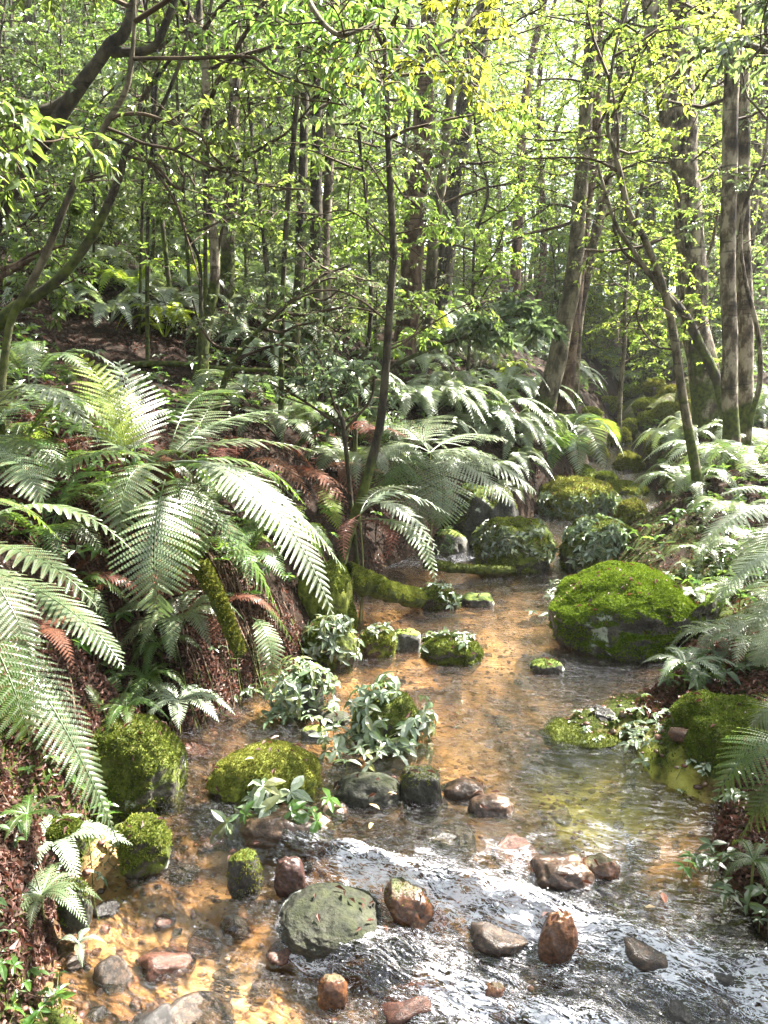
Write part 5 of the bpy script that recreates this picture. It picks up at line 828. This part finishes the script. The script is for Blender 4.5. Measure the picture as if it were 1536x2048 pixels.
# ------------------------------------------------------------------ the many trees of the forest
def tree_kind(seed, h, nb, L, leaf, bark, f0=.2, l=(.8, 1.9), r=.07, name='tree', nl=21, twigs=9, shrub=False):
    g = np.random.default_rng(seed); root = bpy.data.objects.new(name, None); COL.objects.link(root)
    P = np.array([[0, 0, -.3]]+[[.05*h*g.normal()*(k/5)*.5, .05*h*g.normal()*(k/5)*.5, h*k/5] for k in range(1, 6)]); q = spline(P, 24); m = M(); tube(m, q, np.linspace(r*1.25, r*.25, 24), 9, .12, 4); put('trunk', m.mesh('trunk'), BK[bark], root)
    ml, mb = M(), M(); S, D, l_ = branch_starts(q, f0, 1, nb, g, *l, .3); l_ = l_*np.interp(np.arange(nb)/nb, [0, .4, 1], [1, 1, .6]); sprays(ml, mb, S, D, l_, g, twigs, nl, L, rad=.011); put('crown', ml.mesh('crown'), LM[leaf], root); put('sprays', mb.mesh('sprays'), BK['twig'], root)
    return root
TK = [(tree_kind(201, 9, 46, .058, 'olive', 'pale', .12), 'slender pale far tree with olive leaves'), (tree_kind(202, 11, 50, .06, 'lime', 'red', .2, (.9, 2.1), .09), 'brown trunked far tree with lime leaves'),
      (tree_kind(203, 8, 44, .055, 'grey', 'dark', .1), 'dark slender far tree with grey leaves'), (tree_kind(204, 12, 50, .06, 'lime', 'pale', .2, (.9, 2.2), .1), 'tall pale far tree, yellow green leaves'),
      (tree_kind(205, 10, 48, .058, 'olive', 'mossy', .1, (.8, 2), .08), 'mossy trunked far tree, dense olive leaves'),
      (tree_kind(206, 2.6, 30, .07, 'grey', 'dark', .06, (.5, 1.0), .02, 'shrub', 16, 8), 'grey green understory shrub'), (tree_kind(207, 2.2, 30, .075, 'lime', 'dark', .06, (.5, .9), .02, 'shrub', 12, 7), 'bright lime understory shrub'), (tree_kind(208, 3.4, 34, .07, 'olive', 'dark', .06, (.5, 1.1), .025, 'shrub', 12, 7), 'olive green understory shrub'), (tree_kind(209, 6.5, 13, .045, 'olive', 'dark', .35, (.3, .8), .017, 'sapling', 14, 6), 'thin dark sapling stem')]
first = set()
def place_tree(k, x, y, s, where, rz=None):
    src, what = TK[k]; z = float(ground(x, y)); rz = R.random()*6.3 if rz is None else rz
    if k in first: o = copy_tree(src, (x, y, z), rz, s)
    else: first.add(k); o = src; o.location = (x, y, z); o.rotation_euler = (0, 0, rz); o.scale = (s,)*3
    o.rotation_euler[0] = R.uniform(-.07, .07); o.rotation_euler[1] = R.uniform(-.07, .07)
    tag(o, what if 'around' not in where else what+' '+where, 'sapling' if k == 8 else 'shrub' if k > 4 else 'tree', what.replace(' with', 's with', 1)+' '+where if ' with' in what else what+', all '+where)
g = np.random.default_rng(77); placed = []
def free(x, y, d):
    if any((x-a)**2+(y-b)**2 < d*d for a, b in placed): return False
    l, r = edges(y)
    if y < 22 and l-.3 < x < r+.3: return False
    placed.append((x, y)); return True
n = 0
while n < 135:                            # tall forest trees in the middle distance and behind
    y = 13+26*g.random()**.9; px = g.uniform(-120, 1660); x = (px-768)/FPX*y
    if not free(x, y, .9): continue
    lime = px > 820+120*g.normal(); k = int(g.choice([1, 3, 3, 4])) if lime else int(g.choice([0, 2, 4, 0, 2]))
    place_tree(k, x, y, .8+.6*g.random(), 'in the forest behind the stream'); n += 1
n = 0
while n < 90:                             # understory
    y = 11+15*g.random(); px = g.uniform(-60, 1600); x = (px-768)/FPX*y
    if 700 < px < 1300 and y < 10.5: continue
    if 850 < px < 1330 and y < 16: continue
    if not free(x, y, .6): continue
    k = int(g.choice([6, 7, 6, 5])) if px > 850 else int(g.choice([5, 7, 5, 6])); place_tree(k, x, y, .6+.6*g.random(), 'on the forest slope'); n += 1
for px, Y, k, s in [(60, 8.5, 5, .8), (150, 9.5, 7, .7), (-20, 7.2, 7, .7), (250, 9.0, 5, .7), (330, 8.3, 7, .6), (110, 7.2, 5, .5), (370, 10, 5, .8), (500, 9.2, 7, .7), (540, 8.2, 5, .55), (210, 7.6, 7, .5), (700, 9.5, 6, .6), (750, 8.6, 5, .5), (20, 10.5, 7, 1), (300, 11, 7, 1), (450, 11.5, 5, 1)]:
    place_tree(k, (px-768)/FPX*Y, Y, s, 'on the forest slope')
for x, y, k, s in [(-4.5, -1.5, 0, 1.1), (-3.6, 3.5, 2, 1.2), (-6, 5.5, 4, 1.1), (4.6, 1.5, 0, 1.1), (5.5, 4.5, 3, 1.0), (3.5, -4, 4, 1.2), (-2.5, -6, 1, 1.1), (7, -1, 2, 1.2), (-8, 1, 3, 1.0), (1.5, -9, 0, 1.2), (-6, -6, 2, 1.2), (-9.5, 8, 1, 1.1), (9, 7, 3, 1.1), (-2.2, .2, 4, 1.25), (2.6, -1.2, 1, 1.2), (0, -2.6, 4, 1.2), (-3.2, -3.4, 1, 1.2), (4.2, -2.4, 3, 1.1), (-1.2, -4.6, 3, 1.1), (-4.8, 1.2, 1, 1.1), (3.3, .4, 4, 1.2), (-6.8, 3.2, 3, 1.1)]:  # unseen trees beside and behind the camera, added to shade the foreground
    place_tree(k, x, y, s, 'out of view, added for shade')
g = np.random.default_rng(88)
for i in range(26):
    px = g.uniform(-80, 640) if i < 30 else g.uniform(640, 1560); Y = g.uniform(6.2, 12); x = (px-768)/FPX*Y; l, r = edges(Y)
    if l-.2 < x < r+.2: continue
    place_tree(8, x, Y, .6+.6*g.random(), 'in the thicket'); o = COL.objects[-1]
# the far wood: one mass
def far_wood():
    g = np.random.default_rng(5); m = M(); n = 260000; a = g.uniform(-.75, .75, n); d = 34+22*g.random(n); x = d*np.sin(a); y = d*np.cos(a); z = ground(x, y)+27*g.random(n)
    q = fbm(x*.22, y*.22, z*.25, 3) > -.28; P = np.stack([x, y, z], 1)[q]; n = len(P); dd = nrm(g.normal(size=(n, 3))*np.array([1, 1, .5])-np.array([0, 0, .3])); leaves(m, P, dd, nrm(g.normal(size=(n, 3))*.7+np.array([0, 0, 1.])), .13+.10*g.random(n), .08+.05*g.random(n), 'lo')
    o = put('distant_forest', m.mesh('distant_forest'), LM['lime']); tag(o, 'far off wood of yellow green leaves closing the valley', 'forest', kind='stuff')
far_wood()
# ================================================================== litter on the banks
GV = np.empty(len(GR.data.vertices)*3, np.float32); GR.data.vertices.foreach_get('co', GV); GV = GV.reshape(-1, 3).astype(float)
_f = np.array([p.vertices[:] for p in GR.data.polygons]); GF = np.concatenate([_f[:, :3], _f[:, [0, 2, 3]]]); _c = GV[GF].mean(1); GF_C = (_c[:, 1] > 1.2) & (_c[:, 1] < 11.5) & (_c[:, 0] > -1.2-_c[:, 1]*.6) & (_c[:, 0] < 1.2+_c[:, 1]*.6); _lr = edges(_c[:, 1]); GF_C &= (_c[:, 0] < _lr[0]+.1) | (_c[:, 0] > _lr[1]-.1)
def litter():
    g = np.random.default_rng(9); _c2 = GV[GF].mean(1)[:, 1]; P, N_ = [np.concatenate(q_) for q_ in zip(on_surface(GV, GF[GF_C & (_c2 < 4.2)], 95000, g), on_surface(GV, GF[GF_C & (_c2 >= 4.2)], 110000, g))]; x, y, z = P.T; l, r = edges(y); keep = ((x < l-.02) | (x > r+.04)) & (fbm(x*2.2, y*2.2, 5, 3) > -.5) & (g.random(len(x)) < np.clip(1.6-.16*y, .15, 1)) & (z > water_z(x, y)+.01); x, y, z, N_ = x[keep], y[keep], z[keep], N_[keep]; n = len(x); m = M()
    d = g.normal(size=(n, 3)); d = nrm(d-N_*(d*N_).sum(1, keepdims=True)+N_*.3*g.random((n, 1)))
    leaves(m, np.stack([x, y, z+.004+.012*g.random(n)], 1), d, nrm(N_+.45*g.normal(size=(n, 3))), .014+.026*g.random(n), .006+.009*g.random(n), 'lo', .45)
    for o_, base, V, F in ROCKS:
        if V[:, 0].max()-V[:, 0].min() < .12 or base[1] > 9: continue
        N2, A2 = tri_area(V, F); up_ = N2[:, 2] > .45; k_ = int(A2[up_].sum()*110)+3; Pp, Nn = on_surface(V, F[up_], k_, g); ok = Pp[:, 2]+base[2] > water_z(Pp[:, 0]+base[0], Pp[:, 1]+base[1])+.01; Pp, Nn = Pp[ok], Nn[ok]; d = nrm(g.normal(size=Pp.shape)*np.array([1, 1, .2])); d = nrm(d-Nn*(d*Nn).sum(1, keepdims=True)+Nn*.15); leaves(m, Pp+base+Nn*.012, d, nrm(Nn+.35*g.normal(size=Pp.shape)), .018+.026*g.random(len(Pp)), .008+.008*g.random(len(Pp)), 'lo', .35)
    o = put('leaf_litter', m.mesh('leaf_litter'), leaf_mat('fallen_leaves', [(.04, .024, .018), (.07, .038, .026), (.13, .075, .05), (.022, .014, .011), (.2, .12, .10), (.10, .045, .03)], .1, (.3, .12, .05), .55, .3)); tag(o, 'brown and pinkish fallen leaves covering the banks', 'leaf litter', kind='stuff')
    m = M(); n = 900; y = 1.4+8*g.random(n)**1.4; x = g.uniform(-4, 4.5, n)*np.minimum(1, .25+y/7); l, r = edges(y)
    for a, b, c, d_ in zip(x, y, l, r):
        if c-.03 < a < d_+.05: continue
        t_ = g.random()*6.3; L_ = .05+.25*g.random(); p = np.array([[a+math.cos(t_)*L_*(u-.5), b+math.sin(t_)*L_*(u-.5), 0] for u in (0, .35, .7, 1)]); p[:, 2] = ground(p[:, 0], p[:, 1])+.012+.03*g.random(4); tube(m, spline(p, 6), np.linspace(.003, .0012, 6), 4, cap=False)
    o = put('fallen_twigs', m.mesh('fallen_twigs'), BK['twig']); tag(o, 'thin dead twigs scattered over the litter', 'twigs', kind='stuff')
litter()
def moss_carpet():
    g = np.random.default_rng(19); n = 150000; y = 1.4+4.2*g.random(n); x = g.uniform(-1.6, 3.2, n); l, r = edges(y); s = np.zeros(n)
    for mx, my, mr, mh in MOUNDS: s = np.maximum(s, 1.15*np.exp(-((x-mx)**2+(y-my)**2)/(mr*1.05)**2))
    s = np.maximum(s, .55*sm((x-r)/.1)*sm((1.7-(x-r))/1.2)*sm((y-2.6)/.4)); s = np.maximum(s, .42*(x < l-.02)*(x > l-.5)); s = np.maximum(s, .75*(x < l)*(x > l-.35)*(y < 2.1)); s = np.maximum(s, .6*(x > r+.01)*(x < r+.3)*(y < 2.9)); k = s+.4*fbm(x*4, y*4, 8, 4) > .52; x, y = x[k], y[k]; z = ground(x, y); k = z > water_z(x, y)+.004; x, y, z = x[k], y[k], z[k]; m = M()
    tufts(m, np.stack([x, y, z], 1), np.tile([0, 0, 1.], (len(x), 1)), g, .010); o = put('moss_cover', m.mesh('moss_cover'), MT); tag(o, 'olive and yellow moss growing over the banks', 'moss', kind='stuff')
moss_carpet()
# low ground plants filling the slopes
def ground_plants():
    g = np.random.default_rng(29); n = 5200; y = 3.3+15*g.random(n)**1.2; px = g.uniform(-60, 1600, n); x = (px-768)/FPX*y; l, r = edges(y); k = ((x < l-.15) | (x > r+.15)) & (fbm(x*1.1, y*1.1, 1, 3) > -.02); x, y = x[k], y[k]; P = np.stack([x, y, ground(x, y)], 1); m, ms = M(), M()
    for lo, hi, mat in ((0, .5, 'fresh'), (.5, 1, 'dark')):
        q = slice(int(len(P)*lo), int(len(P)*hi)); mm = M(); leafy(mm, None, P[q], np.tile([0, 0, 1.], (len(P[q]), 1)), g, .075, 6, .12, 'lo', .2); o = put('ground_cover', mm.mesh('ground_cover'), BL[mat]); tag(o, {'fresh': 'low fresh green herbs covering the slopes', 'dark': 'low dark green herbs covering the slopes'}[mat], 'ground cover', kind='stuff')
ground_plants()
# yellow fallen leaves on stones and water
def single_leaves():
    spec = [((760, 1640), .045, 'yellow'), ((745, 1665), .04, 'yellow'), ((775, 1625), .035, 'yellow'), ((630, 1660), .04, 'yellow'), ((510, 1600), .035, 'pink'), ((560, 1540), .04, 'pink'), ((1290, 1830), .035, 'yellow'), ((1330, 1825), .05, 'orange')]
    mats = dict(yellow=leaf_mat('fallen_yellow', [(.5, .36, .03)], .2, (.6, .4, .03), .4), pink=leaf_mat('fallen_pink', [(.4, .2, .15)], .2, (.5, .2, .1), .4), orange=leaf_mat('fallen_orange', [(.55, .2, .03)], .2, (.6, .2, .03), .4))
    WH = ['on the dark water below the grey green stone', 'beside the other yellow leaves below the grey stone', 'uppermost of the yellow leaves above the rapid', 'on the wet brown rock', 'on the left part of the yellow mossy boulder', 'on the right part of the yellow mossy boulder', 'floating at the right of the rapid', 'floating at the dark right bank']
    for ((a, b), s, c), wh in zip(spec, WH):
        p = at_z(a, b, -.03); z = float(wsurf(p[0], p[1]))+.01
        for o_, base, V, F in ROCKS:
            q = V+base; d = np.hypot(q[:, 0]-p[0], q[:, 1]-p[1]); j = d < .03
            if j.any(): z = max(z, q[j, 2].max()+.008)
        m = M(); leaves(m, np.array([[0, 0, 0.]]), np.array([[R.uniform(-1, 1), R.uniform(-1, 1), .1]]), np.array([0, 0, 1.]), np.array([s]), np.array([s*.4]), 'hi', .2); o = put('fallen_leaf', m.mesh('fallen_leaf'), mats[c], None, (p[0], p[1], z)); tag(o, 'fallen '+c+' leaf '+wh, 'leaf', 'fallen '+c+' leaves in the stream')
single_leaves()

# ------------------------------------------------------------------ labels that tell repeats apart
LANDMARKS = [((2, 800), 3.7, 'the pale mottled stem'), ((20, 625), 5, 'the bowing black stem'), ((330, 925), 3.75, 'the large tree fern'), ((405, 700), 6.6, 'the slim mottled tree'), ((455, 640), 8.6, 'the white barked trunk'), ((630, 765), 7.8, 'the three close trunks'), ((690, 1100), 5.2, 'the thin black trunk'), ((795, 830), 9.4, 'the broad reddish trunk'), ((1040, 908), 9.8, 'the leaning grey tree'), ((1138, 900), 9.9, 'the fern stump'), ((1402, 1000), 6.6, 'the bending sapling'), ((1420, 850), 9.8, 'the big forked tree'), ((1470, 950), 7.6, 'the blotched pair'), ((1240, 870), 11, 'the lichened sapling'), ((932, 880), 8.6, 'the thin dark sapling')]
LANDMARKS = [(at(a[0], a[1], Y), w_) for a, Y, w_ in LANDMARKS]
STONES = [((at_z(a, b, 0)), w_) for a, b, w_ in [(1260, 1310, 'the big green boulder'), (660, 1900, 'the large flat grey stone'), (820, 1850, 'the leaning orange green stone'), (1115, 1950, 'the tall orange stone'), (580, 1770, 'the red brown stone'), (490, 1775, 'the black specked stone'), (530, 1615, 'the yellow mossy boulder'), (270, 1640, 'the dark round boulder'), (735, 1615, 'the smooth grey green stone'), (770, 1490, 'the leaf mopped boulder'), (905, 1325, 'the leafy pool rock'), (240, 1920, 'the lower left sand edge'), (1160, 1490, 'the mossy rock tongue'), (400, 1940, 'the middle of the sand bar'), (1000, 1420, 'the open middle of the pool'), (1440, 1590, 'the right bank slab boulder'), (1090, 1345, 'the small black pool rock'), (980, 1150, 'the thin leaf covered log'), (150, 1830, 'the brown mossy stone'), (1195, 1770, 'the brick red stone'), (350, 1830, 'the sand beside the rosettes'), (1350, 1780, 'the dark lower right bank')]]
ORD = ['nearest', 'second nearest', 'third nearest', 'fourth nearest', 'fifth nearest', 'sixth nearest', 'seventh nearest', 'eighth nearest', 'ninth nearest', 'tenth nearest', 'eleventh nearest', 'twelfth nearest', 'thirteenth nearest', 'fourteenth nearest', 'fifteenth nearest', 'sixteenth nearest', 'seventeenth nearest', 'eighteenth nearest', 'nineteenth nearest', 'twentieth nearest', 'twenty-first nearest', 'twenty-second nearest', 'twenty-third nearest', 'twenty-fourth nearest', 'twenty-fifth nearest', 'twenty-sixth nearest', 'twenty-seventh nearest', 'twenty-eighth nearest', 'twenty-ninth nearest', 'thirtieth nearest']
def tell_apart(objs, marks, by_picture):
    def key(p):
        if not by_picture: return (p[0], p[1])
        d = p[1]; return (p[0]/max(d, 1)*12, d*.25)
    byl = {}
    for o in objs:
        k = key(o.location); c = [(math.dist(k, key(m_[0])), m_[1]) for m_ in marks]; d, w_ = min(c); byl.setdefault((o['label'], w_), []).append((d, o))
    for (lab, w_), v in byl.items():
        v.sort(key=lambda q: q[0])
        for i, (d, o) in enumerate(v): o['label'] = lab+', '+ORD[min(i, 29)]+' to '+w_
top = [o for o in COL.objects if o.parent is None and 'label' in o]
cnt = {}
for o in top: cnt[o['label']] = cnt.get(o['label'], 0)+1
rep = [o for o in top if cnt[o['label']] > 1 and o.name.split('.')[0] != 'fallen_leaf']
tell_apart([o for o in rep if o['category'] == 'cobble'], STONES, False)
tell_apart([o for o in rep if o['category'] != 'cobble'], LANDMARKS, True)
def roots():
    g = np.random.default_rng(41); n = 0
    m = M()
    for px, py in [(380, 1080), (430, 1120), (300, 1130), (250, 1120), (480, 1150), (540, 1180), (150, 1150), (600, 1110), (350, 1250), (660, 1090), (200, 1240), (460, 1230), (100, 1330)]:
        h_ = hit(px, py)
        for k in range(7):
            a = h_+np.array([g.normal()*.08, g.normal()*.05, .02]); d = np.array([.6+.3*g.normal(), -.7+.3*g.normal()]); l = .15+.35*g.random(); u = np.linspace(0, 1, 8); p = np.stack([a[0]+d[0]*l*u+.03*pn(u*3, k*1.7+px), a[1]+d[1]*l*u+.03*pn(u*3, k*2.7+py), 0*u], 1); p[:, 2] = ground(p[:, 0], p[:, 1])+.008+.05*np.sin(u*3.1)*g.random(); tube(m, spline(p, 16), np.linspace(.004+.004*g.random(), .001, 16), 5, .2, 30, cap=False)
    o = put('hanging_roots', m.mesh('hanging_roots'), BK['red']); tag(o, 'thin brown roots and dead stalks trailing down the left bank', 'roots', kind='stuff')
roots()
# ------------------------------------------------------------------ the hazy air of the valley
def haze():
    lo, hi = np.array([-62., -22, -6]), np.array([62., 77, 42]); V = np.array([[(lo, hi)[i][0], (lo, hi)[j][1], (lo, hi)[k][2]] for i in (0, 1) for j in (0, 1) for k in (0, 1)])
    m = M(); m.add(V, [(0, 1, 3, 2), (4, 6, 7, 5), (0, 4, 5, 1), (2, 3, 7, 6), (0, 2, 6, 4), (1, 5, 7, 3)]); mt, t, out, N, L = nodes('haze'); v = N('VolumePrincipled'); v.inputs['Color'].default_value = (.95, .97, .93, 1); v.inputs['Density'].default_value = HAZE; v.inputs['Anisotropy'].default_value = .3; L(v.outputs[0], out.inputs['Volume'])
    o = put('haze', m.mesh('haze'), mt); tag(o, 'pale hazy air filling the valley', 'haze', kind='stuff')
if HAZE: haze()
